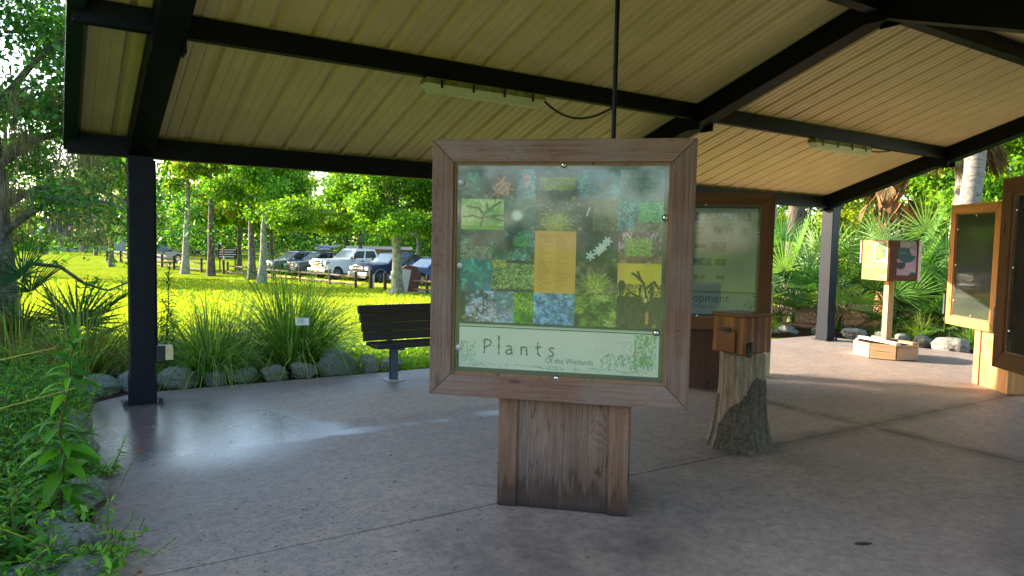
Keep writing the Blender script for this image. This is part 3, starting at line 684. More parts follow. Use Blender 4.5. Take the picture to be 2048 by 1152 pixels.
def development_poster():
    rng = np.random.default_rng(5); im = Img(260, 260, (.66, .71, .69)); im.clouds((0, 0, 1, 1), c255((160, 174, 168), (172, 186, 180)), 90, rng)
    pal = c255((45, 70, 75), (80, 105, 95), (130, 150, 130)); bl = c255((25, 70, 110), (40, 110, 150), (110, 150, 160))
    for i, u in enumerate((.03, .19, .36, .53, .665, .82)):
        im.clouds((u, .04, u+.12, .12), bl if i in (2, 4) else pal, 6, rng); im.textlines((u, .13, u+.12, .15), 1, (.35, .4, .4), rng)
    for u in (.1, .3, .46, .60, .72, .86): im.strokes((u, .18, u+.07, .25), 30, c255((70, 80, 80), (110, 120, 115)), 6, 1., 1.5, rng)
    im.textlines((.05, .27, .95, .30), 3, (.40, .45, .45), rng, .45, .8)
    im.clouds((.44, .345, .55, .38), c255((90, 80, 65), (130, 120, 100)), 5, rng); im.clouds((.59, .32, .73, .41), c255((40, 75, 45), (80, 120, 70), (120, 150, 95)), 5, rng)
    im.clouds((.43, .47, .60, .54), bl, 8, rng); im.clouds((.63, .475, .73, .54), c255((60, 90, 70), (120, 130, 90)), 6, rng)
    im.clouds((.05, .33, .36, .6), pal, 12, rng); im.textlines((.77, .31, .97, .74), 30, (.42, .47, .47), rng, .38, .7)
    for u in (.40, .46, .52, .66, .70): im.blob(u, .645, .028, .02, (.42, .50, .42)); im.line((u, .65), (u, .69), .003, (.35, .38, .34))
    im.line((.38, .70), (.72, .705), .003, (.35, .4, .38)); im.textlines((.05, .74, .6, .77), 2, (.42, .47, .47), rng, .4, .7)
    im.clouds((0, .79, 1, 1), c255((150, 172, 176), (164, 184, 184)), 60, rng); im.fill((0, .782, 1, .79), (.10, .13, .13))
    im.strokes((.9, .85, .99, .99), 30, c255((110, 125, 120),), 18, 1.5, .2, rng)
    return im

# letters drawn as uneven pen strokes (x, z in letter units)
GL = {'P': ([[(0, 0), (.02, .5), (.0, 1)], [(-.06, .97), (.25, 1.02), (.5, .9), (.5, .7), (.3, .52), (.05, .46)]], .75),
      'l': ([[(0, 0), (.015, .7), (0, 1.35)]], .35),
      'a': ([[(.06, .56), (.25, .64), (.42, .55), (.44, .2), (.5, .0)], [(.43, .36), (.2, .36), (.04, .22), (.06, .05), (.22, -.02), (.43, .14)]], .78),
      'n': ([[(.02, .62), (.04, .3), (.03, 0)], [(.04, .42), (.22, .62), (.4, .55), (.43, .25), (.46, -.02)]], .75),
      't': ([[(.16, .95), (.15, .4), (.2, .05), (.38, 0)], [(-.04, .6), (.2, .64), (.42, .66)]], .66),
      's': ([[(.4, .56), (.2, .64), (.04, .52), (.14, .38), (.32, .28), (.36, .1), (.2, -.02), (.0, .06)]], .6)}
def ribbon(mb, pts, w, y):
    pts = [Vector((p[0], p[1])) for p in pts]
    # smooth by subdivision
    for _ in range(2):
        q = [pts[0]]
        for a, b in zip(pts[:-1], pts[1:]): q += [a*.75+b*.25, a*.25+b*.75]
        pts = q+[pts[-1]]
    vs = []; n = len(pts)
    for i, p in enumerate(pts):
        d = (pts[min(i+1, n-1)]-pts[max(i-1, 0)]).normalized(); nn = Vector((-d.y, d.x))*w*(.8+.35*math.sin(i*1.7))
        vs += [(p.x+nn.x, y, p.y+nn.y), (p.x-nn.x, y, p.y-nn.y)]
    mb.add(vs, [(2*i, 2*i+1, 2*i+3, 2*i+2) for i in range(n-1)])
def word(mb, txt, x, z, s, gap, w, y):
    for ch in txt:
        st, adv = GL[ch]
        for k in st: ribbon(mb, [(x+a*s, z+b*s) for a, b in k], w, y)
        x += adv*s*gap
def text_mesh(txt, size, mat, parent, x, z, y, name, spacing=1., sx=1.):
    cu = bpy.data.curves.new('tmp', 'FONT'); cu.body = txt; cu.size = size; cu.space_character = spacing; cu.resolution_u = 2; cu.offset = 0
    o = bpy.data.objects.new('tmp', cu); COL.objects.link(o); dg = bpy.context.evaluated_depsgraph_get()
    me = bpy.data.meshes.new_from_object(o.evaluated_get(dg)); bpy.data.objects.remove(o); bpy.data.curves.remove(cu)
    for v in me.vertices: a, b = v.co.x, v.co.y; v.co = (x+a*sx, y, z+b)
    me.materials.clear(); me.materials.append(mat); me.name = name
    q = bpy.data.objects.new(name, me); COL.objects.link(q); q.parent = parent; return q
M['ink'] = plain('grey_green_ink', (.13, .22, .15), .6, var=.3, scale=60)
M['inkpale'] = plain('pale_grey_ink', (.36, .43, .36), .6, var=.2, scale=60)
M['inkdark'] = plain('dark_grey_ink', (.055, .07, .075), .6, var=.2, scale=60)
M['border'] = plain('dark_print_border', (.045, .075, .065), .5)
M['board'] = plain('dark_backing_board', (.055, .085, .095), .5)

# ------------------------------------------------------------------ display boards
def display_board(label, loc, rz, w, h, z0, wx, wz, wped, wtrim, poster, ped_x=(-.34, .44), ped_depth=.66, pane='pane', bw=.13, ins=.03, wood_in=None):
    t = thing('display_board', label, 'display board', loc, rz)
    x0, x1 = -w/2, w/2; z1 = z0+h
    # four mitred frame boards, front faces on y=0
    B = [('x', [(x0, z1), (x0+bw, z1-bw), (x1-bw, z1-bw), (x1, z1)]), ('x', [(x0, z0), (x1, z0), (x1-bw, z0+bw), (x0+bw, z0+bw)]),
         ('z', [(x0, z0), (x0+bw, z0+bw), (x0+bw, z1-bw), (x0, z1)]), ('z', [(x1, z0), (x1, z1), (x1-bw, z1-bw), (x1-bw, z0+bw)])]
    rj = random.Random(int(z0*1000+w*77))
    for ax, pl in B:
        cx = sum(p[0] for p in pl)/4; cz = sum(p[1] for p in pl)/4
        pl = [(cx+(p[0]-cx)*.9985, cz+(p[1]-cz)*.997) for p in pl]
        y0 = rj.uniform(0, .004)
        MB().prism(pl, y0, .045, 'y').build('frame_board', wx if ax == 'x' else wz, t, bevel=.0035)
        MB().prism(pl, .72, .765-y0, 'y').build('frame_board', wx if ax == 'x' else wz, t, bevel=.0035)
    MB().box(x0+.012, x1-.012, .052, .713, z0+.012, z1-.012).build('cabinet', wped, t)
    a, b, c, d = x0+bw, x1-bw, z0+bw, z1-bw
    mo = MB()
    for (p, q, r, s) in ((a, b, d-.016, d), (a, b, c, c+.016), (a, a+.014, c+.016, d-.016), (b-.014, b, c+.016, d-.016)): mo.box(p, q, .018, .046, r, s)
    mo.build('moulding', wood_in or M['w_mould'], t)
    MB().box(a, b, .047, .0505, c, d).build('backing', M['board'], t)
    poster.obj('poster', b-a-2*ins-.02, d-c-2*ins-.02, a+ins+.01, c+ins+.01, .0455, t, M['print'])
    gl = MB().box(a+.015, b-.015, .0295, .0335, c+.017, d-.017).build('pane', M[pane], t)
    pz = z0-.002
    xa, xb = ped_x
    if xa is not None:
        ya, yb = .09, .09+ped_depth
        MB().box(xa+.03, xb-.03, ya+.018, yb-.018, .002, pz+.0).build('pedestal', wped, t)
        tw = .115
        for (u0, u1, v0, v1) in ((xa, xa+tw, ya, ya+.0185), (xb-tw, xb, ya, ya+.0185), (xb-.0295, xb-.008, ya+.02, ya+.02+tw), (xb-.0295, xb-.008, yb-.02-tw, yb-.02), (xa+.008, xa+.0295, ya+.02, ya+.02+tw), (xa+.008, xa+.0295, yb-.02-tw, yb-.02)):
            MB().box(u0, u1, v0, v1, .002, pz).build('corner_board', wtrim, t, bevel=.003)
    return t, (a, b, c, d)
def bolt(t, x, z, flat=False, y=.0295):
    if flat:
        MB().lathe([(.019, y), (.019, y-.004), (.016, y-.006)], 18, 'y', (x, 0, z)).build('screw_cap', M['boltgrey'], t, smooth=40)
    else:
        o = MB().lathe([(.0185, y), (.0185, y-.004)], 16, 'y', (x, 0, z)).build('washer', M['boltdark'], t)
        MB().lathe([(.0145, y-.004), (.0135, y-.010), (.0095, y-.013)], 16, 'y', (x, 0, z)).build('bolt_head', M['chrome'], o, smooth=50)
        MB().lathe([(.0042, y-.0131), (.0042, y-.0136)], 8, 'y', (x, 0, z)).build('socket', M['boltdark'], o)

RZ1 = math.atan2(-.69497, .71904)
def rrect(mb, x0, x1, z0, z1, r, w, y):
    pts = []
    for cx, cz, a0 in ((x1-r, z1-r, 0), (x0+r, z1-r, 90), (x0+r, z0+r, 180), (x1-r, z0+r, 270)):
        for k in range(6): a = R(a0+k*18); pts.append((cx+r*math.cos(a), cz+r*math.sin(a), math.cos(a), math.sin(a)))
    n = len(pts); vs = []
    for p in pts: vs += [(p[0], y, p[1]), (p[0]-p[2]*w, y, p[1]-p[3]*w)]
    mb.add(vs, [(2*i, 2*i+1, 2*((i+1) % n)+1, 2*((i+1) % n)) for i in range(n)])

b1, (a, b, c, d) = display_board('large weathered cedar board with a plant photo mosaic and the title Plants', (2.45, 3.32, 0), RZ1, 1.515, 1.515, .678,
      M['w_sign_x'], M['w_sign_z'], M['w_ped'], M['w_pedtrim'], plants_poster(), ped_x=(-.345, .435))
pw, ph = b-a-.08, d-c-.08; px0, pz0 = a+.04, c+.04
def U(u): return px0+u*pw
def Vv(v): return pz0+(1-v)*ph
m = MB(); rrect(m, px0-.014, px0+pw+.014, Vv(.777), pz0+ph+.014, .03, .006, .0447); rrect(m, px0-.014, px0+pw+.014, pz0-.014, Vv(.788), .03, .006, .0447); m.build('print_border', M['border'], b1)
m = MB(); word(m, 'Plants', U(.132), Vv(.925), .083, 1.42, .0056, .0445); m.build('title_lettering', M['ink'], b1)
text_mesh('Of the Wetlands', .046, M['ink'], b1, U(.445), Vv(.958), .0445, 'subtitle_lettering', 1.0, .9)
m = MB()   # heron outline
H = lambda u, v: (U(u), Vv(v))
ribbon(m, [H(.80, .838), H(.83, .842), H(.845, .832), H(.868, .836), H(.872, .855), H(.858, .868), H(.875, .888), H(.91, .905)], .0016, .0445)
ribbon(m, [H(.845, .845), H(.83, .86), H(.835, .89), H(.86, .915), H(.885, .94), H(.925, .955), H(.95, .985)], .0014, .0445)
ribbon(m, [H(.872, .86), H(.905, .862), H(.93, .89), H(.945, .935), H(.945, .965)], .0014, .0445)
ribbon(m, [H(.895, .94), H(.893, .985)], .0013, .0445); ribbon(m, [H(.905, .945), H(.905, .985)], .0013, .0445)
m.build('heron_drawing', M['inkpale'], b1)
for u, v, f in ((.02, .612, 0), (.598, .32, 0), (.57, -.33, 0), (.008, -.622, 0), (-.585, .51, 1), (-.585, .02, 1), (-.585, -.47, 1)):
    bolt(b1, u, v+.678+.7575, bool(f))

ax = (.719, -.695)
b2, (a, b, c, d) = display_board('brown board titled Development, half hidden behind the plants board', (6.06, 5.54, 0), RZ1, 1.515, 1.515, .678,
      M['w_dark_x'], M['w_dark_z'], M['w_dark_ped'], M['w_dark_ped'], development_poster(), ped_x=(-.36, .42))
pw, ph = b-a-.08, d-c-.08; px0, pz0 = a+.04, c+.04
m = MB(); rrect(m, px0-.012, px0+pw+.012, Vv(.785), pz0+ph+.012, .03, .005, .0447); rrect(m, px0-.012, px0+pw+.012, pz0-.012, Vv(.795), .03, .005, .0447); m.build('print_border', M['border'], b2)
text_mesh('Development', .142, M['inkdark'], b2, U(.185), Vv(.885), .0445, 'title_lettering', 1.0, .88)
text_mesh('of the Wetlands', .052, M['ink'], b2, U(.36), Vv(.94), .0445, 'subtitle_lettering', 1.0, .95)
for u, v in ((.03, .625), (.598, .33), (.585, -.36), (-.02, -.61), (-.59, .3)): bolt(b2, u, v+1.4355)

rz3 = math.atan2(-.81, -.59)
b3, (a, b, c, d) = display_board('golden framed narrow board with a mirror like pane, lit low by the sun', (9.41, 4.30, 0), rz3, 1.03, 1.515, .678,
      M['w_gold_x'], M['w_gold_z'], M['w_gold_ped'], M['w_gold_ped'], reflection_poster(21, c255((120, 110, 40), (150, 135, 55), (165, 150, 70))), ped_x=(.0, .68), pane='pane_mirror', bw=.11)
for u, v in ((0, .61), (0, -.61), (-.385, .45), (-.385, .0), (-.385, -.45), (.385, .2), (.385, -.3)): bolt(b3, u, v+1.4355)
MB().box(.515, .54, -.012, .07, .69, .98).build('door_catch', M['black'], b3, bevel=.004)
MB().box(-.545, -.52, -.02, .03, .8, 1.05).build('latch', M['galv'], b3, bevel=.003)
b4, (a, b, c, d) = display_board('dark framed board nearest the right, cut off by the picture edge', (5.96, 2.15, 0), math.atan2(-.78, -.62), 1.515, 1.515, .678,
      M['w_dark_x'], M['w_dark_z'], M['w_dark_ped'], M['w_dark_ped'], reflection_poster(22, c255((70, 75, 55), (90, 95, 60), (110, 112, 60))), pane='pane_mirror', ped_x=(-.2, .5))
for u, v in ((-.59, .5), (-.59, .05), (-.59, -.45), (0, .61), (0, -.61)): bolt(b4, u, v+1.4355)

# ------------------------------------------------------------------ stump and box
def stump():
    t = thing('tree_stump', 'flared grey and tan log stump carrying the varnished box', 'stump', (4.66, 3.80, 0))
    rng = np.random.default_rng(4)
    n, k = 96, 70; V = []; C = []
    ph = rng.random(8)*6.28
    for i in range(k):
        z = .765*i/(k-1); q = i/(k-1)
        r0 = .172+.088*(1-q)**3.2+.010*q
        for j in range(n):
            a = 2*PI*j/n
            r = r0*(1+.05*math.sin(2*a+ph[0])+.05*math.sin(3*a+ph[1]+q)+.03*(1-q)*math.sin(5*a+ph[2])*2+.012*math.sin(17*a+ph[3]+q*2)+.010*math.sin(29*a+ph[4]-q*3)+.006*math.sin(47*a+q*5))
            # raised bark jacket low on the camera side and left flank
            edge = .36+.14*math.sin(1.3*(a-3.6))+.025*math.sin(6*a)
            cam = math.cos(a-R(248))          # toward the camera, a bit to its right
            b1 = 1 if (cam > .28 and z < edge-.14+.25*math.sin(a-R(200))*.4+.12) else 0
            b2 = 1 if (abs(((a-R(152)+PI) % (2*PI))-PI) < .16 and z < .43) else 0
            bark = max(b1, b2)
            r += .013*bark*(1+.22*math.sin(31*a+z*14)*math.sin(z*24))
            V.append((r*math.cos(a), r*math.sin(a), z+(.01*math.sin(3*a) if i == k-1 else 0)))
            if bark: c0 = np.array((.105, .086, .066))*(.6+.7*rng.random())
            else:
                s = .5+.5*math.sin(23*a+q*1.5+ph[5]); s2 = .5+.5*math.sin(11*a+ph[6]+q)
                c0 = np.array((.33, .255, .185))*(.55+.5*s*s2+.18*rng.random()+.15*q)
                if (1 if 0 < ((a-R(205)) % (2*PI)) < .42 and z < .36 else 0): c0 = np.array((.33, .125, .032))*(.8+.4*rng.random())
            C.append(c0)
    i = np.arange(k-1)[:, None]*n; j = np.arange(n)[None]
    F = np.stack([i+j, i+(j+1) % n, i+n+(j+1) % n, i+n+j], -1).reshape(-1, 4)
    tm = NT('stump_wood'); at = tm.n('ShaderNodeAttribute', attribute_name='Col'); v = tm.obj(); nz = tm.noise(tm.mapping(v, (30, 30, 4)), 1.5, 7, .7); n2 = tm.noise(v, 70, 4)
    col = tm.mix(1., at.outputs[0], tm.ramp(nz, [(.3, .45), (.65, 1.15)]), 'MULTIPLY')
    mt = tm.done(tm.bsdf(col, .85, 0, .25, tm.bump(tm.math('ADD', nz, tm.math('MULTIPLY', n2, .4)), .9, .012)))
    npmesh('log', np.array(V), F, mt, t, np.array(C), True)
    MB().lathe([(.168, .757), (.17, .763), (.0, .764)], 40).build('cut_top', M['w_plank'], t)
stump()
bx = thing('wooden_box', 'varnished reddish cedar box with a hinged flap on top of the log stump', 'box', (4.66, 3.80, .768), R(2))
MB().box(-.165, .165, -.155, .155, 0, .285).build('box_body', M['w_box'], bx, bevel=.004)
MB().box(-.178, .178, -.168, .168, .286, .312).build('lid', M['w_boxlid'], bx, bevel=.006)
fl = MB().box(-.178, -.166, -.07, .105, .01, .175).build('flap', M['w_boxlid'], bx, bevel=.003)
hg = MB().box(-.186, -.179, -.02, .05, .16, .2)
hg.tube([(-.188, -.022, .178), (-.188, .052, .178)], .006, 8).build('hinge', M['black'], fl)
MB().box(-.145, -.105, -.180, -.156, -.02, .09).tube([(-.125, -.185, .02), (-.125, -.185, .10)], .012, 8).build('latch', M['black'], bx, bevel=.004)
MB().tube([(.166, .02, .14), (.185, .02, .16), (.185, .02, .2), (.166, .02, .22)], .012, 8).build('handle', M['black'], bx)

# ------------------------------------------------------------------ info stand
def info_stand():
    hd = 290; rz = R(-hd+180)      # local -y faces heading 290
    rz = R(180-290)
    t = thing('leaflet_stand', 'plywood cube leaflet stand on a post in an octagonal plank planter', 'leaflet stand', (10.62, 5.98, 0), rz)
    s = .265
    MB().box(-s, s, -s, s, 1.16, 1.745).build('box_body', [M['w_ply']], t, bevel=.003)
    # faces carry plywood sheets, the side one coloured darker for its shade
    MB().box(-s, s, -s-.013, -s-.001, 1.155, 1.75).build('face_sheet', M['w_ply'], t, bevel=.002)
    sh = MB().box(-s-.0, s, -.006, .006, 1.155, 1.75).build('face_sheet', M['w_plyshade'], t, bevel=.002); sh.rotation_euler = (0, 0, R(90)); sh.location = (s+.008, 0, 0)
    MB().box(-s-.03, -s-.016, -s-.03, -s+.05, 1.4, 1.74).build('edge_strip', M['w_plankpale'], t, bevel=.002)
    MB().box(s+.0145, s+.028, s-.04, s+.01, 1.15, 1.75).build('edge_strip', M['w_plankpale'], t, bevel=.002)
    rng = np.random.default_rng(8)
    im = Img(90, 64, (.85, .84, .78)); im.clouds((.05, .03, .95, .97), c255((25, 70, 20), (50, 120, 30), (110, 150, 35)), 14, rng)
    im.strokes((.06, .28, .45, .85), 220, c255((215, 180, 30), (200, 160, 40), (150, 170, 40)), 5, 1, 2, rng, 2); im.blob(.43, .42, .09, .06, (.65, .25, .12)); im.strokes((.06, .8, .94, .96), 60, c255((20, 50, 35), (30, 60, 40)), 8, 0, 1, rng, 2)
    im.fill((.05, .04, .95, .2), (.20, .30, .20)); im.fill((.58, .86, .9, .93), (.75, .8, .7))
    im.obj('flyer', .26, .30, -.01, 1.435, -s-.0155, t, M['print'])
    text_mesh('BUTTERFLY', .042, M['signwhite'], t, .005, 1.692, -s-.017, 'flyer_lettering', 1., .9)
    im = Img(100, 72, (.66, .52, .62)); im.clouds((0, 0, 1, 1), c255((165, 130, 155), (178, 142, 166)), 40, rng)
    im.fill((0, 0, .62, .42), (.07, .24, .23)); im.blob(.5, .30, .48, .26, (.07, .25, .26)); im.blob(.86, .10, .26, .22, (.62, .50, .58)); im.blob(.2, .62, .26, .17, (.10, .12, .16)); im.fill((.0, .5, .3, .54), (.55, .55, .6)); im.blob(.82, .97, .2, .1, (.07, .26, .26)); im.blob(.9, .08, .05, .03, (.1, .1, .12))
    im.textlines((.08, .15, .6, .24), 3, (.55, .68, .62), rng, .8, .8); im.textlines((.52, .60, .95, .74), 5, (.4, .28, .38), rng, .6, .6); im.textlines((.4, .82, .75, .88), 3, (.4, .28, .38), rng, .6, .6)
    f = im.obj('flyer', .33, .41, -.16, 1.24, 0, t, M['print']); f.rotation_euler = (0, 0, R(90)); f.location = (s+.016, .03, 0)
    im = Img(30, 60, (.62, .58, .5)); im.textlines((.05, .15, .55, .65), 5, (.3, .27, .22), rng, .7, .8); im.fill((.62, .1, .95, .9), (.52, .5, .42))
    f = im.obj('sticker', .27, .10, -.12, 1.635, 0, t, M['print']); f.rotation_euler = (0, 0, R(90)); f.location = (s+.016, .03, 0)
    MB().box(-.05, .05, -.05, .05, .24, 1.16).build('post', M['w_post'], t, bevel=.004)
    rn = random.Random(3); n = 8; ro = .44
    for k in range(n):
        a0, a1 = 2*PI*(k+.5)/n, 2*PI*(k+1.5)/n
        p = [(math.cos(a)*r, math.sin(a)*r) for r in (ro, ro-.045) for a in (a0, a1)]
        # local board along x
        am = (a0+a1)/2; L = 2*ro*math.sin(PI/n)
        o = MB().box(-L/2+.002, L/2-.002, -.02, .02, .01, .225).build('side_plank', M['w_plankpale'] if k in (3, 4) else M['w_plank'], t, bevel=.003)
        o.location = (math.cos(am)*(ro*math.cos(PI/n)), math.sin(am)*(ro*math.cos(PI/n)), 0); o.rotation_euler = (0, 0, am+PI/2)
    for y, ang in ((-.13, 0), (.13, 3), (0, 90)):
        o = MB().box(-.40, .40, -.045, .045, .226, .262).build('cross_board', M['w_plankpale'] if ang != 3 else M['w_plank'], t, bevel=.003)
        if ang == 90:
            bpy.data.objects.remove(o); continue
        o.location = (0, y, 0); o.rotation_euler = (0, 0, R(ang))
    MB().lathe([(.40, .0), (.40, .19)], 8).build('soil', M['mulch'], t)
info_stand()

# ------------------------------------------------------------------ bench
def bench():
    t = thing('park_bench', 'dark slatted bench on grey steel legs at the slab edge', 'bench', (2.92, 7.52, 0))
    L = 1.83
    for (z, y) in ((.445, -.18), (.445, -.06), (.445, .06)):
        MB().box(0.06, L, y-.053, y+.053, z-.045, z).build('seat_slat', M['bench'], t, bevel=.012, seg=3)
    for k, (z, y) in enumerate(((.50, .135), (.60, .16), (.70, .185), (.80, .21))):
        o = MB().box(.035-.012*k, L+.02, -.021, .021, -.0505, .0505).build('back_slat', M['bench'], t, bevel=.014, seg=3); o.location = (0, y, z); o.rotation_euler = (R(-13), 0, 0)
        if k < 4:
            for x in (.36, 1.46): MB().lathe([(.012, -.0215), (.010, -.027)], 10, 'y', (x, 0, 0)).build('bolt', M['boltdark'], o)
    for x in (.36, 1.46):
        lg = MB().box(x-.042, x+.042, -.02, .055, .012, .40).build('leg', M['galv'], t, bevel=.006)
        MB().box(x-.11, x+.11, -.09, .12, .001, .013).build('foot_plate', M['concrete_pad'], lg)
        MB().hexa([(x-.03, -.22, .375), (x+.03, -.22, .375), (x+.03, .14, .36), (x-.03, .14, .36), (x-.03, -.22, .4), (x+.03, -.22, .4), (x+.03, .14, .4), (x-.03, .14, .4)]).build('seat_bracket', M['galv'], t)
        MB().hexa([(x-.03, .09, .40), (x+.03, .09, .40), (x+.03, .14, .40), (x-.03, .14, .40), (x-.03, .245, .83), (x+.03, .245, .83), (x+.03, .275, .83), (x-.03, .275, .83)]).build('back_bracket', M['galv'], t)
bench()
# ------------------------------------------------------------------ stones
def stone(x, y, sx, sy, sz, seed, label, mat='stone', rz=0, group=None):
    bm = bmesh.new(); bmesh.ops.create_icosphere(bm, subdivisions=4, radius=1)
    r = random.Random(seed); pl = []
    for k in range(15):
        d = Vector((r.gauss(0, 1), r.gauss(0, 1), r.gauss(0, .8))).normalized(); pl.append((d, r.uniform(.55, .9)))
    ph = [r.uniform(0, 6) for _ in range(6)]
    for v in bm.verts:
        p = v.co.copy(); s = 1.
        for d, h in pl:
            q = p.dot(d)
            if q > h: s = min(s, h/q)
        n = .03*math.sin(7*p.x+ph[0])*math.sin(6*p.y+ph[1])+.025*math.sin(11*p.z+ph[2]+5*p.x)
        v.co = p*(s+n)
        v.co.x *= sx*1.12; v.co.y *= sy*1.1; v.co.z = v.co.z*sz*1.08
    me = bpy.data.meshes.new('edging_stone'); bm.to_mesh(me); bm.free(); me.shade_smooth(); me.set_sharp_from_angle(angle=R(38)); me.materials.append(M[mat])
    o = bpy.data.objects.new('edging_stone', me); COL.objects.link(o); o.location = (x, y, sz*.30); o.rotation_euler = (0, 0, rz)
    return tag(o, label, 'stone', 'edging stones round the slab')
ST = [(.40, 8.32, .22, .15, .125, 'flat topped edging stone just left of the corner post', 'stone'),
      (.70, 8.33, .16, .16, .165, 'rounded mossy edging stone half behind the corner post', 'stone'),
      (1.12, 8.28, .22, .15, .15, 'broad green edging stone just right of the corner post', 'stone'),
      (1.50, 8.27, .16, .13, .125, 'edging stone under the drooping blades of the first grass clump', 'stone'),
      (1.80, 8.27, .17, .13, .11, 'low dark edging stone between the two big grass clumps', 'stone'),
      (2.13, 8.26, .18, .14, .115, 'low edging stone at the foot of the largest grass clump', 'stone_blue'),
      (2.48, 8.28, .20, .14, .13, 'wide grey edging stone left of the biggest angular stone', 'stone'),
      (2.86, 8.33, .26, .19, .225, 'biggest angular green grey edging stone, behind the plant marker', 'stone'),
      (3.24, 8.28, .17, .14, .14, 'grey edging stone left of the bench leg', 'stone_blue'),
      (3.56, 8.26, .16, .12, .10, 'small grey edging stone next to the bench leg', 'stone_blue'),
      (.17, 7.55, .15, .2, .12, 'edging stone half under leaves before the corner post', 'stone_blue'),
      (.12, 6.75, .14, .22, .13, 'speckled edging stone beside the tall broad leaved herb', 'stone_blue'),
      (.10, 5.95, .16, .22, .13, 'edging stone among small yellow green sprigs', 'stone_blue'),
      (.17, 4.9, .13, .2, .11, 'speckled edging stone by the tall herb stem', 'stone_blue'),
      (.02, 4.5, .13, .14, .09, 'edging stone partly covered by bright herb leaves', 'stone_blue'),
      (.07, 4.12, .16, .17, .10, 'grey edging stone second from the nearest on the left edge', 'stone_blue'),
      (-.06, 3.72, .25, .19, .11, 'largest flat grey edging stone nearest the viewer', 'stone_blue'),
      (11.15, 8.62, .22, .16, .12, 'low edging stone beside the brown board, under yellow green plants', 'stone'),
      (11.72, 8.55, .25, .17, .13, 'grey edging stone left of the far corner post', 'stone_blue'),
      (12.20, 8.15, .18, .16, .13, 'small edging stone right behind the far corner post', 'stone_blue'),
      (12.38, 7.58, .24, .2, .15, 'pale rounded edging stone right of the far corner post', 'stone_pale'),
      (12.38, 7.05, .16, .2, .12, 'edging stone left of the leaflet stand planter', 'stone_blue'),
      (12.42, 6.72, .14, .14, .12, 'small edging stone behind the planter edge', 'stone_blue'),
      (12.44, 6.38, .16, .16, .14, 'blue grey edging stone behind the planter post', 'stone_blue'),
      (12.48, 5.92, .22, .28, .16, 'large pale edging stone right of the leaflet stand', 'stone_pale'),
      (12.72, 5.48, .16, .22, .10, 'low grey edging stone half buried in mulch', 'stone_blue'),
      (12.82, 4.98, .16, .3, .11, 'long flat edging stone beside the golden board', 'stone_blue')]
for i, (x, y, a_, b_, c_, lb, mt) in enumerate(ST): stone(x, y, a_, b_, c_, 100+i, lb, mt, random.Random(i).uniform(-.3, .3))

# ------------------------------------------------------------------ vegetation builders (numpy)
def leaf_quads(P, D, N, L, W, col, fold=.15):
    """one folded diamond leaf per row"""
    D = D/np.linalg.norm(D, axis=1, keepdims=True); S = np.cross(D, N); S /= np.linalg.norm(S, axis=1, keepdims=True)+1e-9
    Nn = np.cross(S, D); L = L[:, None]; W = W[:, None]
    mid = P+D*L*.45
    V = np.stack([P, mid+S*W*.5+Nn*W*fold, P+D*L-Nn*L*.08, mid-S*W*.5+Nn*W*fold], 1).reshape(-1, 3)
    n = len(P); F = np.arange(n*4).reshape(n, 4); C = np.repeat(col, 4, 0)
    return V, F, C
def palette(cols, n, rng, var=.25):
    cols = np.array(cols); c = cols[rng.integers(0, len(cols), n)]
    return c*rng.uniform(1-var, 1+var, (n, 1))
def join(parts):
    Vs, Fs, Cs, o = [], [], [], 0
    for V, F, C in parts: Vs.append(V); Fs.append(F+o); Cs.append(C); o += len(V)
    return np.concatenate(Vs), np.concatenate(Fs), np.concatenate(Cs)
def strips(P0, dirs, up, L, W, col, seg, droop, rng, taper=True, kink=None):
    """arching blades: start P0, direction dirs, gravity droop; returns V,F,C"""
    n = len(P0); V = np.zeros((n, seg+1, 2, 3)); p = P0.copy(); d = dirs/np.linalg.norm(dirs, axis=1, keepdims=True)
    S = np.cross(d, up); S /= np.linalg.norm(S, axis=1, keepdims=True)+1e-9
    for k in range(seg+1):
        w = W*((1-(k/seg)**2)*.95+.05 if taper else np.ones(n)); V[:, k, 0] = p+S*w[:, None]*.5; V[:, k, 1] = p-S*w[:, None]*.5
        p = p+d*(L/seg)[:, None]; d = d+np.array([0, 0, -1.])*(droop*(k+1)/seg)[:, None]; d /= np.linalg.norm(d, axis=1, keepdims=True)
    V = V.reshape(-1, 3); b = (np.arange(n)*(seg+1)*2)[:, None]; k = (np.arange(seg)*2)[None]
    i = (b+k).ravel(); F = np.stack([i, i+1, i+3, i+2], -1)
    return V, F, np.repeat(col, (seg+1)*2, 0)

G_OAK = [lin(c) for c in ((.24, .42, .15), (.30, .50, .16), (.20, .36, .17), (.40, .56, .18), (.26, .46, .22))]
G_MID = [lin(c) for c in ((.40, .58, .12), (.48, .66, .14), (.33, .52, .14), (.58, .70, .16), (.28, .47, .14))]
G_YEL = [lin(c) for c in ((.52, .62, .14), (.62, .68, .16), (.42, .56, .14), (.66, .62, .18), (.36, .50, .14))]
G_DARK = [lin(c) for c in ((.12, .24, .12), (.16, .30, .14), (.20, .34, .15), (.26, .40, .16))]
G_PINE = [lin(c) for c in ((.22, .34, .18), (.28, .40, .20), (.18, .28, .16))]

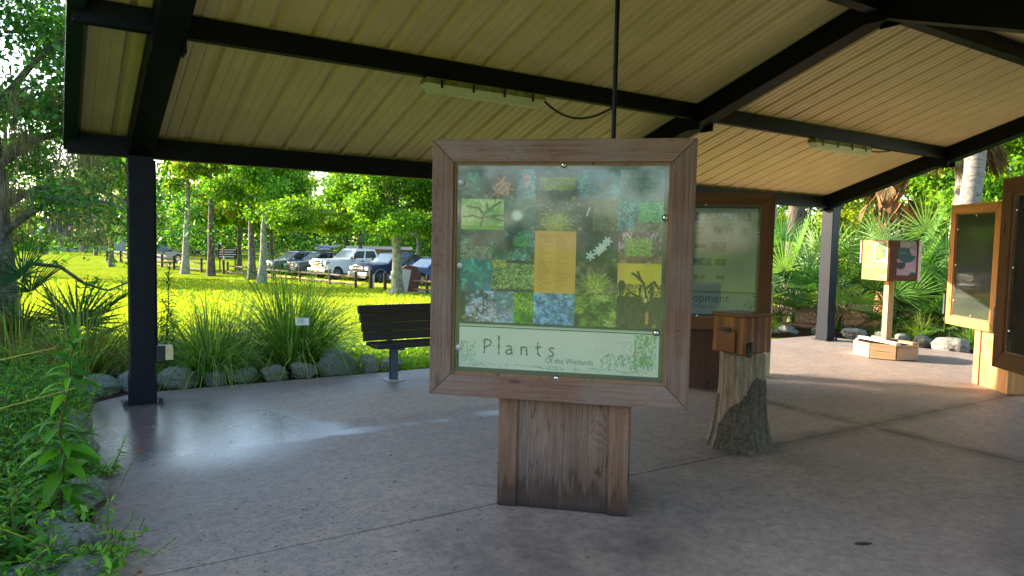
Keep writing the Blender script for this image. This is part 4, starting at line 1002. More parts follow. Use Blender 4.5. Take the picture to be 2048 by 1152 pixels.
def skeleton(rng, base, H, r0, fork, nl, reach, lean=(0, 0), rise=.5, wob=.06):
    """trunk and limbs as polylines with radii; returns list of (pts, radii) and foliage anchor points"""
    base = np.array(base, float); br = []; anc = []
    n = 9; pts = []; rad = []
    for i in range(n):
        s = i/(n-1); pts.append(base+np.array([lean[0]*s*H+rng.normal(0, wob)*s, lean[1]*s*H+rng.normal(0, wob)*s, s*H*.9])); rad.append(r0*(1-.78*s)+(.35*r0*(1-s*8) if s < .125 else 0))
    br.append((pts, rad))
    for k in range(nl):
        s = fork+(1-fork)*(k+rng.random()*.7)/nl; s = min(s, .97); q = s*(n-1); i = int(q); st = pts[i]*(1-(q-i))+pts[min(i+1, n-1)]*(q-i)
        a = k*2.4+rng.normal(0, .4); rr = reach*(1-.55*(s-fork)/(1-fork+1e-6))*rng.uniform(.75, 1.15); rl = r0*(1-.78*s)*.55
        lp = []; d = np.array([math.cos(a), math.sin(a), rise*rng.uniform(.3, 1.2)])
        m = 6; p = st.copy()
        for j in range(m):
            lp.append(p.copy()); p = p+d*rr/(m-1)+rng.normal(0, .07*rr, 3)*.5; d = d+rng.normal(0, .12, 3); d[2] -= .06
        br.append((lp, [rl*(1-.8*j/(m-1)) for j in range(m)]))
        for j in range(2, m): anc.append(lp[j])
        for b in range(3):
            j = rng.integers(2, m-1); st2 = lp[j]; d2 = np.array([math.cos(a+rng.normal(0, 1.1)), math.sin(a+rng.normal(0, 1.1)), rng.uniform(-.25, .7)]); l2 = rr*.5*rng.uniform(.6, 1.1)
            sp = [st2+d2*l2*t+rng.normal(0, .04*l2, 3)*t for t in np.linspace(0, 1, 4)]
            br.append((sp, [rl*.4*(1-.8*t) for t in np.linspace(0, 1, 4)])); anc += [sp[2], sp[3]]
    for j in (6, 7, 8): anc.append(pts[j])
    return br, np.array(anc)
def crown(rng, anc, per, rc, L, W, pal, flat=.65, updir=.25, var=.28):
    ps, cs = [], []
    for a in anc:
        n = int(per*rng.uniform(.5, 1.4)); r = rc*rng.uniform(.6, 1.25)
        q = rng.normal(0, 1, (n, 3)); q /= np.linalg.norm(q, axis=1, keepdims=True); q *= (rng.random((n, 1))**.5)*r; q[:, 2] *= flat
        ps.append(a+q); cs.append(palette(pal, n, rng, .15)*rng.uniform(1-var, 1+var))
    P = np.concatenate(ps); C = np.concatenate(cs); n = len(P)
    D = rng.normal(0, 1, (n, 3)); D[:, 2] -= .2; N = rng.normal(0, 1, (n, 3)); N[:, 2] += .8
    return leaf_quads(P, D, N, L*rng.uniform(.6, 1.3, n), W*rng.uniform(.6, 1.3, n), C)
def moss_strands(rng, anc, per, L, W, spread):
    n = len(anc)*per; P = np.repeat(anc, per, 0)+rng.normal(0, spread, (n, 3))*np.array([1, 1, .3])
    seg = 4; V = np.zeros((n, seg+1, 2, 3)); p = P.copy(); ln = L*rng.uniform(.3, 1.2, n); a = rng.random(n)*6.28; S = np.stack([np.cos(a), np.sin(a), 0*a], -1)
    for k in range(seg+1):
        w = W*(1-.7*k/seg); V[:, k, 0] = p+S*w*.5; V[:, k, 1] = p-S*w*.5
        p = p+np.stack([rng.normal(0, .22, n), rng.normal(0, .22, n), -np.ones(n)], -1)*(ln/seg)[:, None]
    b = (np.arange(n)*(seg+1)*2)[:, None]; k = (np.arange(seg)*2)[None]; i = (b+k).ravel()
    C = palette([lin((.55, .50, .38)), lin((.46, .41, .31)), lin((.60, .55, .42)), lin((.47, .46, .33))], n, rng)
    return V.reshape(-1, 3), np.stack([i, i+1, i+3, i+2], -1), np.repeat(C, (seg+1)*2, 0)
def tree(name, label, cat, x, y, H, r0, fork, nl, reach, seed, pal, per, rc, L, W, bark, lean=(0, 0), rise=.5, group=None, moss=0, dz=0, sides=8, flat=.65, leaf='leaf_far', extra=None):
    rng = np.random.default_rng(seed); t = thing(name, label, cat, (x, y, float(tz(x, y))+dz), 0, group)
    br, anc = skeleton(rng, (0, 0, -.1), H, r0, fork, nl, reach, lean, rise)
    mb = MB()
    for pts, rad in br: mb.tube([tuple(p) for p in pts], rad, sides, cap=False)
    mb.build('trunk', M[bark], t, smooth=60)
    if extra is not None: anc = np.concatenate([anc, extra])
    V, F, C = crown(rng, anc, per, rc, L, W, pal, flat); npmesh('crown', V, F, M[leaf], t, C)
    if moss:
        low = anc[rng.integers(0, len(anc), moss)]; V, F, C = moss_strands(rng, low, 26, .9, .018, .22); npmesh('hanging_moss', V, F, M['moss'], t, C)
    return t

# --- lawn trees (positions measured on the lawn)
tree('lawn_tree', 'pale lichened leaning tree in front of the left rail fence', 'tree', 7.9, 54.3, 10.5, .26, .60, 9, 1.8, 31, G_YEL+G_MID, 130, .8, .24, .15, 'bark_pale', (.03, 0), group='trees on the lawn', moss=5)
tree('pine_tree', 'straight dark trunked pine between the pale tree and the signboard', 'tree', 9.1, 51.4, 15, .24, .45, 14, 2.0, 32, G_YEL+G_OAK, 150, .8, .25, .13, 'bark_pine', (0, 0), group='trees on the lawn', moss=6)
tree('lawn_tree', 'small grey tree standing back behind the rail fence end', 'tree', 12.8, 60.3, 9, .22, .36, 11, 3.0, 33, G_MID, 200, .9, .25, .16, 'bark_oak', (0, 0), group='trees on the lawn', moss=4)
tree('lawn_tree', 'darker twin tree, the left trunk of the pair before the parked cars', 'tree', 10.6, 46.4, 10, .25, .42, 12, 2.9, 34, G_MID, 210, .85, .22, .14, 'bark_oak', (-.01, 0), group='trees on the lawn', moss=3)
tree('lawn_tree', 'lichen spotted twin tree, the nearer right trunk of the pair', 'tree', 10.45, 43.3, 9.3, .25, .40, 13, 3.5, 35, G_MID+G_OAK[:2], 240, .8, .21, .13, 'bark_pale', (.04, 0), group='trees on the lawn', moss=2)
tree('lawn_tree', 'spreading green tree by the brown wedge marker, with low branches', 'tree', 14.35, 32.6, 8.0, .31, .40, 19, 3.9, 36, G_MID+G_OAK[:2], 330, .8, .165, .105, 'bark_pale', (-.03, 0), rise=.36, group='trees on the lawn', moss=3)
tree('lawn_tree', 'slim pair stemmed tree beyond the blue car near the board edge', 'tree', 22.2, 47.0, 9, .17, .3, 11, 2.8, 37, G_MID, 230, .8, .22, .14, 'bark_pale', (.02, 0), group='trees on the lawn')
tree('lawn_tree', 'yellow green tree between the white pickup and the twin trees', 'tree', 14.6, 57.5, 10, .2, .34, 15, 3.9, 38, G_YEL, 230, .9, .24, .15, 'bark_oak', (0, 0), group='trees on the lawn', moss=8)
tree('lawn_tree', 'yellow green tree behind the dark blue pickup', 'tree', 20.8, 54.5, 9.5, .2, .36, 13, 3.2, 39, G_YEL+G_MID, 230, .85, .23, .15, 'bark_oak', (0, 0), group='trees on the lawn', moss=3)
tree('lawn_tree', 'dense tree just right of the corner post, far across the lawn', 'tree', 4.2, 66.5, 9.5, .22, .3, 13, 3.6, 40, G_OAK+G_YEL, 220, .95, .25, .16, 'bark_oak', (0, 0), group='trees on the lawn', moss=10)

# --- near oak with hanging moss
def oak():
    rng = np.random.default_rng(77); ox, oy = -.62, 12.6; t = thing('oak_tree', 'big dark oak hung with grey moss at the left edge of the lawn', 'tree', (ox, oy, float(tz(ox, oy))))
    br, anc = skeleton(rng, (0, 0, -.1), 10, .24, .17, 22, 4.0, (-.03, .0), .34, .12)
    br = [b for i, b in enumerate(br) if i == 0 or max(p[0] for p in b[0]) < 1.05]; anc = anc[anc[:, 0] < 1.3]
    # a long low limb sweeping out over the lawn, and twigs reaching toward the pavilion corner
    def limb(p, r):
        p = [(q[0]*.78, q[1], q[2]) for q in p]
        br.append(([np.array(q, float) for q in p], [r*(1-.85*i/(len(p)-1)) for i in range(len(p))])); return np.array(p, float)
    l1 = limb([(.05, -.1, .95), (.5, -.5, 1.25), (.95, -.9, 1.22), (1.3, -1.1, 1.0), (1.65, -1.2, .9), (2.0, -1.2, 1.02), (2.3, -1.1, 1.18)], .035)
    l2 = limb([(0, 0, 1.6), (.5, -.4, 1.95), (1.0, -.7, 2.2), (1.6, -.9, 2.15), (2.2, -.8, 2.0)], .06)
    l3 = limb([(0, 0, 2.6), (.6, -.3, 3.0), (1.2, -.3, 3.2), (1.9, -.2, 3.1), (2.6, 0, 2.8)], .07)
    l4 = limb([(0, 0, 2.0), (.5, .3, 2.3), (1.2, .6, 2.5), (2.0, .9, 2.3), (2.7, 1.0, 1.9)], .06)
    l5 = limb([(0, 0, 3.4), (.6, -.6, 4.0), (1.2, -1.1, 4.4), (1.6, -1.6, 4.5)], .06)
    mb = MB()
    for pts, rad in br: mb.tube([tuple(p) for p in pts], rad, 9, cap=False)
    mb.build('trunk', M['bark_oak'], t, smooth=60)
    ex = np.concatenate([l2[2:], l3[1:], l4[1:], l5[1:]])
    ex = np.concatenate([ex+rng.normal(0, .3, ex.shape) for _ in range(3)])
    right = anc[(anc[:, 0] > -1.5)]
    A = np.concatenate([anc, ex]); A = A[~((A[:, 0] > 1.5) & (A[:, 2] > 3.2))]
    V1 = crown(rng, A, 110, .55, .085, .045, G_OAK, .7)
    fill = np.stack([rng.uniform(-3.2, 1.6, 85), rng.uniform(-1.6, 1.6, 85), rng.uniform(2.6, 8.5, 85)], -1)
    V2 = crown(rng, fill, 95, .6, .085, .045, G_OAK, .7)
    V3 = crown(rng, np.concatenate([l1[3:], l1[3:]+rng.normal(0, .12, l1[3:].shape)]), 26, .22, .075, .036, G_MID, .6)
    over = np.stack([rng.uniform(.3, 1.7, 80), rng.uniform(-1.8, 1.8, 80), rng.uniform(3.3, 7., 80)], -1); V5 = crown(rng, over, 130, .8, .11, .06, G_OAK, .7)  # over: leaves hidden behind the roof, added to keep sun off the slab
    low = np.stack([rng.uniform(-6, -1.3, 150), rng.uniform(-1.5, 2.5, 150), rng.uniform(.8, 4.4, 150)], -1); V6 = crown(rng, low, 150, .8, .11, .06, G_OAK, .7)  # low: leaves out of view, added to close sun gaps on the slab
    big = np.stack([rng.uniform(-5., -1.2, 90), rng.uniform(-2.5, 2.5, 90), rng.uniform(2.4, 7., 90)], -1)
    V4 = crown(rng, big, 130, .9, .11, .06, G_OAK, .7)
    V, F, C = join([V1, V2, V3, V4, V5, V6]); npmesh('crown', V, F, M['leaf'], t, C)
    ma = np.stack([rng.uniform(-.1, 1.5, 80), rng.uniform(-1.4, .6, 80), rng.uniform(1.9, 4.2, 80)], -1)
    V, F, C = join([moss_strands(rng, ma[:52], 60, .45, .008, .11), moss_strands(rng, A[rng.integers(0, len(A), 24)], 26, .4, .008, .10)]); npmesh('hanging_moss', V, F, M['moss'], t, C)
oak()
tree('oak_tree', 'dim oak with moss standing further back behind the big left oak', 'tree', -2.2, 54, 12, .3, .2, 16, 4.6, 79, G_OAK+G_DARK, 200, 1.1, .19, .12, 'bark_oak', moss=16)

tree('oak_tree', 'oak out of the picture on the left that shades the slab', 'tree', -7.5, 14.5, 6.5, .28, .15, 18, 4.2, 80, G_OAK, 480, .95, .15, .09, 'bark_oak')  # unseen oak added to block the low sun from the slab
tree('oak_tree', 'second oak out of the picture on the left, added to shade the slab', 'tree', -4.8, 15.8, 6.3, .26, .15, 17, 3.6, 82, G_OAK, 480, .95, .15, .09, 'bark_oak')  # unseen too, added against the remaining sun streaks on the floor
# --- saw palmettos
def fan(rng, c, ax, up, rad, nb, col, span=4.1, droop=.35, w=.03):
    """one fan leaf: blades radiating from c in the plane of ax/side"""
    ax = ax/np.linalg.norm(ax); sd = np.cross(ax, up); sd /= np.linalg.norm(sd)+1e-9; nn = np.cross(sd, ax)
    a = np.linspace(-span/2, span/2, nb)+rng.normal(0, .03, nb); D = np.cos(a)[:, None]*ax+np.sin(a)[:, None]*sd+nn*(.12+.25*np.abs(a/span))[:, None]
    L = rad*(1-.18*np.abs(a/span*2)**2)*rng.uniform(.88, 1.08, nb)
    U_ = np.repeat(nn[None], nb, 0); C = np.repeat(np.array(col)[None], nb, 0)*rng.uniform(.8, 1.2, (nb, 1))
    seg = 4; V = np.zeros((nb, seg+1, 3, 3)); p = np.repeat(c[None], nb, 0)+D*.03; d = D/np.linalg.norm(D, axis=1, keepdims=True)
    S = np.cross(d, U_); S /= np.linalg.norm(S, axis=1, keepdims=True); prof = (.35, 1., .9, .6, .04)
    for k in range(seg+1):
        wk = w*prof[k]
        V[:, k, 0] = p+S*wk*.5+nn*wk*.3; V[:, k, 1] = p; V[:, k, 2] = p-S*wk*.5+nn*wk*.3
        p = p+d*(L/seg)[:, None]; d = d+np.array([0, 0, -1.])*(droop*(k+.3)/seg*rng.uniform(.4, 1.4, nb))[:, None]; d /= np.linalg.norm(d, axis=1, keepdims=True)
    b = (np.arange(nb)*(seg+1)*3)[:, None]; k = (np.arange(seg)*3)[None]; i = (b+k).ravel()
    F = np.concatenate([np.stack([i, i+1, i+4, i+3], -1), np.stack([i+1, i+2, i+5, i+4], -1)])
    return V.reshape(-1, 3), F, np.repeat(C, (seg+1)*3, 0)
PALM = [lin(c) for c in ((.26, .42, .18), (.32, .50, .20), (.38, .54, .24), (.22, .38, .18), (.46, .58, .30))]
PALMY = [lin(c) for c in ((.38, .56, .18), (.46, .60, .20), (.34, .52, .20))]
DEAD = [lin(c) for c in ((.52, .40, .26), (.60, .50, .36), (.42, .30, .18))]
def palmetto(x, y, h, n, rad, seed, label, pal=PALM, face=None, group='saw palmettos along the slab', dead=2, w=.03, z=None):
    rng = np.random.default_rng(seed); t = thing('saw_palmetto', label, 'palm', (x, y, -.03 if z is None else z), 0, group); parts = []; st = MB(); dp = []
    st.tube([(0, 0, -.02), (.08, .03, .12), (.15, .05, .3)], [.1, .09, .07], 8)
    for k in range(n):
        a = k*2.4+rng.normal(0, .3); el = rng.uniform(.45, 1.35) if k < n*.75 else rng.uniform(.1, .5)
        ln = h*rng.uniform(.5, 1.)*(.6+.4*math.sin(el)); d = np.array([math.cos(a)*math.cos(el), math.sin(a)*math.cos(el), math.sin(el)])
        c = np.array([.1, .03, .2])+d*ln; c[2] = max(c[2]-.12*ln*(1-math.sin(el)), .25)
        st.tube([(.1, .03, .2), tuple((np.array([.1, .03, .2])+c)/2+np.array([0, 0, .05*ln])), tuple(c)], [.012, .009, .006], 5, cap=False)
        ax_ = d*1.; ax_[2] += rng.uniform(-.5, .25)
        up = np.array([-math.cos(a)*math.sin(el), -math.sin(a)*math.sin(el), math.cos(el)])+rng.normal(0, .25, 3)
        parts.append(fan(rng, c, ax_, up, rad*rng.uniform(.8, 1.15), int(rng.integers(22, 30)), pal[rng.integers(0, len(pal))], rng.uniform(3.3, 4.6), rng.uniform(.1, .55), w))
    V, F, C = join(parts); npmesh('crown', V, F, M['frond'], t, C)
    st.build('stem', M['stem'], t, smooth=60)
    if dead:
        for k in range(dead):
            a = rng.random()*6.28; d = np.array([math.cos(a), math.sin(a), .25]); c = np.array([0, 0, .25])+d*h*.45; c[2] = max(.2, c[2])
            dp.append(fan(rng, c, d+np.array([0, 0, -.7]), np.array([-math.cos(a)*.6, -math.sin(a)*.6, .7]), rad*.8, 18, DEAD[k % 3], 2.6, .9, w*.8))
        for V, F, C in dp: npmesh('dead_frond', V, F, M['deadfrond'], t, C)
    return t
PL = [(11.55, 10.0, 1.5, 15, .72, 'saw palmetto standing between the brown board and the pine trunk'),
      (12.5, 9.35, 1.55, 16, .76, 'tall bright saw palmetto left of the far corner post'),
      (11.2, 9.25, .75, 10, .6, 'low saw palmetto with drooping fans near the small marker'),
      (13.3, 8.5, 1.6, 16, .76, 'dark saw palmetto just right of the far corner post'),
      (13.6, 9.8, 1.8, 15, .78, 'saw palmetto behind the far corner post'),
      (14.0, 7.8, 1.7, 16, .76, 'saw palmetto behind the plywood cube on its left'),
      (13.5, 7.2, .95, 11, .62, 'low saw palmetto under the plywood cube'),
      (14.2, 6.9, 1.65, 16, .78, 'saw palmetto filling the gap right of the plywood cube'),
      (14.4, 6.0, 1.6, 15, .76, 'saw palmetto left of the golden board'),
      (13.6, 6.25, .9, 10, .6, 'low saw palmetto above the mulch right of the planter'),
      (14.9, 5.0, 1.5, 13, .74, 'saw palmetto behind the golden board'),
      (15.2, 8.3, 2.0, 14, .8, 'tallest saw palmetto in the second row below the shaggy palm'),
      (15.4, 6.9, 2.0, 14, .8, 'second row saw palmetto left of the pale palm trunk'),
      (12.1, 10.9, 1.7, 13, .76, 'second row saw palmetto under the pine trunk')]
for i, q in enumerate(PL): palmetto(*q[:5], 200+i, q[5], PALMY+PALM if i < 3 else PALM, dead=1 if i % 2 else 2)
palmetto(-.75, 11.4, 1.15, 13, .72, 260, 'dark saw palmetto with one browning fan at the left picture edge', [lin((.16, .34, .22)), lin((.18, .38, .22)), lin((.24, .36, .16))], group='saw palmettos by the lawn', dead=2, z=-.2)
palmetto(.15, 10.9, .7, 8, .62, 261, 'low saw palmetto with a dry brown fan behind the left herbs', [lin((.20, .34, .18)), lin((.36, .30, .16)), lin((.18, .34, .2))], group='saw palmettos by the lawn', dead=3, z=-.15)

# --- tall palms
def cabbage(x, y, H, r, seed, label, bark, skirt, boots=False, crownh=1.2, srad=.85):
    rng = np.random.default_rng(seed); t = thing('cabbage_palm', label, 'palm', (x, y, -.03)); mb = MB(); n = 30
    pts = [(.03*math.sin(i*.4), .02*math.cos(i*.5), H*i/n) for i in range(n+1)]
    mb.tube(pts, [r*(1.15-.2*i/n)*(1+.025*math.sin(i*2.1)) for i in range(n+1)], 18); tr = mb.build('trunk', M[bark], t, smooth=60)
    if boots:
        b = MB()
        for k in range(70):
            z = H*rng.uniform(.35, 1.); a = k*2.4; q = r*1.0; d = (math.cos(a), math.sin(a)); w = .05
            s = (-d[1]*w, d[0]*w); o = rng.uniform(.10, .2); hh = rng.uniform(.2, .35)
            b.hexa([(d[0]*q-s[0], d[1]*q-s[1], z), (d[0]*q+s[0], d[1]*q+s[1], z), (d[0]*(q+.05)+s[0], d[1]*(q+.05)+s[1], z), (d[0]*(q+.05)-s[0], d[1]*(q+.05)-s[1], z),
                    (d[0]*(q+o)-s[0]*.4, d[1]*(q+o)-s[1]*.4, z+hh), (d[0]*(q+o)+s[0]*.4, d[1]*(q+o)+s[1]*.4, z+hh), (d[0]*(q+o+.03)+s[0]*.4, d[1]*(q+o+.03)+s[1]*.4, z+hh), (d[0]*(q+o+.03)-s[0]*.4, d[1]*(q+o+.03)-s[1]*.4, z+hh)])
        b.build('leaf_boot', M['bark_boot'], t)
    parts = []; dp = []
    for k in range(22):
        a = k*2.4; el = rng.uniform(-.1, 1.3); d = np.array([math.cos(a)*math.cos(el), math.sin(a)*math.cos(el), math.sin(el)]); c = np.array([0, 0, H])+d*crownh*rng.uniform(.8, 1.1); c[2] -= .15
        parts.append(strips(np.array([[0, 0, H-.05]]), d[None], np.array([[0, 0, 1.]]), np.array([crownh]), np.array([.03]), np.array([PALM[0]]), 4, np.array([.05]), rng, False))
        parts.append(fan(rng, c, d, np.array([-math.cos(a)*math.sin(el), -math.sin(a)*math.sin(el), math.cos(el)]), .9, 30, PALM[k % 5], 4.6, .6, .04))
    V, F, C = join(parts); npmesh('crown', V, F, M['frond'], t, C)
    for k in range(skirt):
        a = k*2.4+rng.normal(0, .2); d = np.array([math.cos(a), math.sin(a), -.6]); z = H-rng.uniform(.0, .5); c = np.array([d[0]*.45, d[1]*.45, z-.35])
        dp.append(strips(np.array([[d[0]*r, d[1]*r, z]]), (c-np.array([d[0]*r, d[1]*r, z]))[None], np.array([[0, 0, 1.]]), np.array([.6]), np.array([.03]), np.array([DEAD[k % 3]]), 3, np.array([.1]), rng, False))
        dp.append(fan(rng, c, np.array([d[0]*.3, d[1]*.3, -1.]), np.array([d[0], d[1], .2]), srad*rng.uniform(.8, 1.15), 26, np.array(DEAD[k % 3])*(.35 if k % 3 == 0 else .8), 1.6, .5, .035))
    if dp:
        V, F, C = join(dp); npmesh('dead_frond', V, F, M['deadfrond'], t, C)
    return t
cabbage(15.9, 7.35, 5.6, .185, 301, 'smooth pale trunked palm rising behind the golden board', 'bark_palm', 10)
cabbage(16.7, 9.5, 3.55, .2, 302, 'shaggy palm with orange dry leaf bases behind the plywood cube', 'bark_boot', 6, True, srad=.5)
cabbage(17.0, 8.05, 4.75, .17, 303, 'palm hung with a dark skirt of dead fronds left of the pale trunk', 'bark_palm', 26)
pn = tree('pine_tree', 'thick furrowed pine trunk beyond the palmettos by the grey pole', 'tree', 17.2, 12.4, 15, .27, .55, 12, 2.6, 305, G_PINE, 160, .8, .22, .05, 'bark_pine', (.004, 0), dz=0)
# broadleaf trees and shrubs behind the right hand bed
for i, (x, y, H, re, pal, lab) in enumerate([
    (24.5, 9.2, 8.5, 3.0, G_MID, 'sunlit broadleaf tree right of the pale palm trunk'),
    (28.5, 18.5, 9, 3.6, G_YEL, 'light green tree seen between the palm and the shaggy palm'),
    (21.5, 20.5, 8.5, 3.2, G_MID, 'green tree behind the pine trunk and the grey pole'),
    (27.5, 13.0, 6.5, 3.0, G_YEL+G_MID, 'bushy yellow green tree low behind the pale palm trunk'),
    (17.5, 23.5, 8.5, 3.2, G_OAK, 'dark tree seen between the brown board and the grey pole'),
    (30, 9.5, 11, 3.8, G_OAK, 'tall dark tree at the right edge with sky in its crown'),
    (33, 26, 11, 4.2, G_OAK, 'far green tree above the saw palmettos')]):
    tree('broadleaf_tree', lab, 'tree', x, y, H, .18, .12, 15, re, 320+i, pal, 250, .85, .17, .10, 'bark_oak', rise=.4, group='trees behind the palmetto bed', dz=.6)

# --- grass clumps
GR = [lin(c) for c in ((.40, .58, .20), (.50, .68, .26), (.33, .50, .20), (.60, .70, .34), (.27, .42, .18))]
GRD = GR+[lin((.55, .48, .26)), lin((.50, .40, .24))]
def clump(x, y, n, L, seed, label, pal, spread=.16, droop=.42, w=.011, z=-.04, tilt=.62):
    rng = np.random.default_rng(seed); t = thing('grass_clump', label, 'ornamental grass', (x, y, z), 0, 'ornamental grass clumps along the slab edge')
    a = rng.random(n)*2*PI; r = np.sqrt(rng.random(n))*spread; P = np.stack([np.cos(a)*r, np.sin(a)*r, 0*a], -1)
    el = np.clip(rng.normal(1.02, .34, n), .12, 1.52); a2 = a+rng.normal(0, .6, n)
    D = np.stack([np.cos(a2)*np.cos(el), np.sin(a2)*np.cos(el), np.sin(el)], -1)
    V, F, C = strips(P, D, np.repeat([[0, 0, 1.]], n, 0)+rng.normal(0, .3, (n, 3)), L*rng.uniform(.5, 1.1, n), w*rng.uniform(.6, 1.2, n), palette(pal, n, rng), 8, droop*rng.uniform(.75, 1.55, n)*(1.6-el*.6), rng)
    V[:, 2] = np.maximum(V[:, 2], .01)
    npmesh('blades', V, F, M['blade'], t, C)
    k = 16; a = rng.random(k)*6.28; el = rng.uniform(1.0, 1.5, k); D = np.stack([np.cos(a)*np.cos(el), np.sin(a)*np.cos(el), np.sin(el)], -1)
    V, F, C = strips(np.zeros((k, 3)), D, np.repeat([[0, 0, 1.]], k, 0)+rng.normal(0, .3, (k, 3)), L*rng.uniform(.8, 1.15, k), np.full(k, .005), palette([lin((.62, .58, .30)), lin((.56, .60, .26))], k, rng), 8, rng.uniform(.02, .12, k), rng)
    npmesh('seed_stalks', V, F, M['blade'], t, C)
clump(2.55, 9.0, 950, 1.55, 401, 'largest fountain of green grass, behind the white plant marker', GR, .20, .50, .015)
clump(1.5, 8.68, 700, 1.15, 402, 'drooping grass clump right of the corner post, blades over the stones', GR, .16, .78, .015)
clump(.95, 9.3, 420, .95, 403, 'yellowish grass clump just right of the corner post, behind the spike', GRD, .22, .62, .012)
clump(1.9, 9.6, 520, 1.0, 404, 'browning grass clump behind and between the two big ones', GRD, .28, .62, .012)
clump(.28, 9.2, 460, 1.1, 405, 'wispy yellow green grass clump left of the corner post', GRD, .22, .42, .012)
clump(-.35, 10.1, 320, 1.05, 406, 'thin grass clump at the lawn edge below the palmetto', GRD, .25, .4, .012)
clump(3.05, 9.6, 360, .9, 407, 'pale grass clump right behind the largest fountain of grass', GR, .24, .6, .013)
clump(11.75, 8.95, 240, .55, 408, 'small yellow green tuft beside the brown board', [lin((.55, .62, .2)), lin((.45, .58, .18))], .1, .5)
clump(13.05, 6.75, 260, .6, 409, 'bright small grass tuft in the mulch right of the leaflet post', [lin((.50, .60, .2)), lin((.42, .56, .2))], .1, .5)
clump(13.15, 5.95, 260, .6, 410, 'green small grass tuft in the mulch left of the golden board', GR, .1, .5)
clump(12.75, 7.35, 160, .4, 411, 'low tuft in the mulch left of the leaflet post', GR, .08, .5)

# --- leafy herbs in the left bed
HB = [lin(c) for c in ((.27, .52, .13), (.34, .60, .15), (.22, .45, .15), (.40, .63, .15))]
HB2 = [lin(c) for c in ((.46, .68, .15), (.52, .72, .18), (.38, .61, .15))]
def herb_mesh(seed, h, nst, leafL, leafW, gap, pal, spread, el0=1.25):
    rng = np.random.default_rng(seed); parts = []; st = MB()
    for s in range(nst):
        a = rng.random()*6.28; el = rng.normal(el0, .15) if nst > 1 else 1.5; d = np.array([math.cos(a)*math.cos(el), math.sin(a)*math.cos(el), math.sin(el)])
        L = h*rng.uniform(.7, 1.05) if nst > 1 else h; p0 = np.array([math.cos(a), math.sin(a), 0])*rng.uniform(0, spread); k = 7
        pts = [p0+d*L*i/(k-1)+np.array([0, 0, -.08*L*(i/(k-1))**2*(nst > 1)])+rng.normal(0, .006, 3)*i for i in range(k)]
        st.tube([tuple(p) for p in pts], [.0065*(1-.7*i/(k-1))*(1.5 if nst == 1 else 1) for i in range(k)], 6, cap=False)
        m = int(L/gap); ph = rng.random()*6.28
        P = []; D = []; LL = []
        for i in range(m):
            f = (i+.5)/m
            if f < .12: continue
            q = f*(k-1); j = int(q); p = pts[j]*(1-(q-j))+pts[min(j+1, k-1)]*(q-j)
            for o in ((0, PI) if nst > 1 and leafL < .09 else (0,)):
                b = ph+i*2.4+o; e = .15+.9*f**3+rng.normal(0, .2)
                P.append(p); D.append((math.cos(b)*math.cos(e), math.sin(b)*math.cos(e), math.sin(e))); LL.append(leafL*(1.05-.65*f**2)*rng.uniform(.75, 1.15))
        n = len(P); P = np.array(P); D = np.array(D); LL = np.array(LL)
        V, F, C = leafblade(P, D, LL, LL*leafW*rng.uniform(.8, 1.2, n), palette(pal, n, rng, .2), rng); parts.append((V, F, C))
    return join(parts), st
def leafblade(P, D, L, W, col, rng, seg=5):
    """pointed leaf with a V fold that arches over; 3 points across"""
    n = len(P); d = D/np.linalg.norm(D, axis=1, keepdims=True); up = np.repeat([[0, 0, 1.]], n, 0); S = np.cross(d, up); S /= np.linalg.norm(S, axis=1, keepdims=True)+1e-9
    roll = rng.normal(0, .35, n); N0 = np.cross(S, d); S = S*np.cos(roll)[:, None]+N0*np.sin(roll)[:, None]
    prof = (.08, .75, 1., .85, .5, .03); V = np.zeros((n, seg+1, 3, 3)); p = P.copy(); dr = rng.uniform(.25, .75, n)
    for k in range(seg+1):
        w = (W*prof[k])[:, None]; N = np.cross(S, d)
        V[:, k, 0] = p+S*w*.5+N*w*.16; V[:, k, 1] = p; V[:, k, 2] = p-S*w*.5+N*w*.16
        p = p+d*(L/seg)[:, None]; d = d+np.array([0, 0, -1.])*(dr*.55)[:, None]; d /= np.linalg.norm(d, axis=1, keepdims=True)
    b = (np.arange(n)*(seg+1)*3)[:, None]; k = (np.arange(seg)*3)[None]; i = (b+k).ravel()
    F = np.concatenate([np.stack([i, i+1, i+4, i+3], -1), np.stack([i+1, i+2, i+5, i+4], -1)])
    return V.reshape(-1, 3), F, np.repeat(col, (seg+1)*3, 0)
def herb(x, y, label, group, mesh, rz=0, z=-.03, stem='stem', name='leafy_herb'):
    (V, F, C), st = mesh; t = thing(name, label, 'plant', (x, y, z), rz, group)
    npmesh('foliage', V, F, M['leaf'], t, C, True); st.build('stem', M[stem], t, smooth=60); return t
TALL = herb(.02, 4.62, 'tall single stemmed herb with long broad leaves beside the slab', None, herb_mesh(501, 1.13, 1, .235, .27, .0125, HB, 0), stem='stem_red')
herb(1.04, 8.55, 'slim upright spike of narrow leaves right of the corner post', None, herb_mesh(502, 1.3, 1, .17, .17, .008, [tuple(q*.55 for q in c) for c in HB], 0), name='leafy_spike')
herb(1.2, 8.95, 'shorter upright spike of narrow leaves beside the taller spike', None, herb_mesh(503, .9, 1, .14, .16, .009, [tuple(q*.6 for q in c) for c in HB], 0), name='leafy_spike')
kinds = [('broad leaved herb crowding the bed left of the slab', 'broad leaved herbs in the left bed', herb_mesh(511, .62, 6, .15, .26, .035, HB, .1)),
         ('fine leaved bright herb crowding the bed left of the slab', 'fine leaved herbs in the left bed', herb_mesh(512, .55, 11, .075, .26, .028, HB2, .14, 1.1)),
         ('tall broad leaved herb at the outer side of the left bed', 'tall broad leaved herbs in the left bed', herb_mesh(513, .85, 5, .17, .24, .04, HB, .1))]
proto = {}
rr = random.Random(9)
spots = []
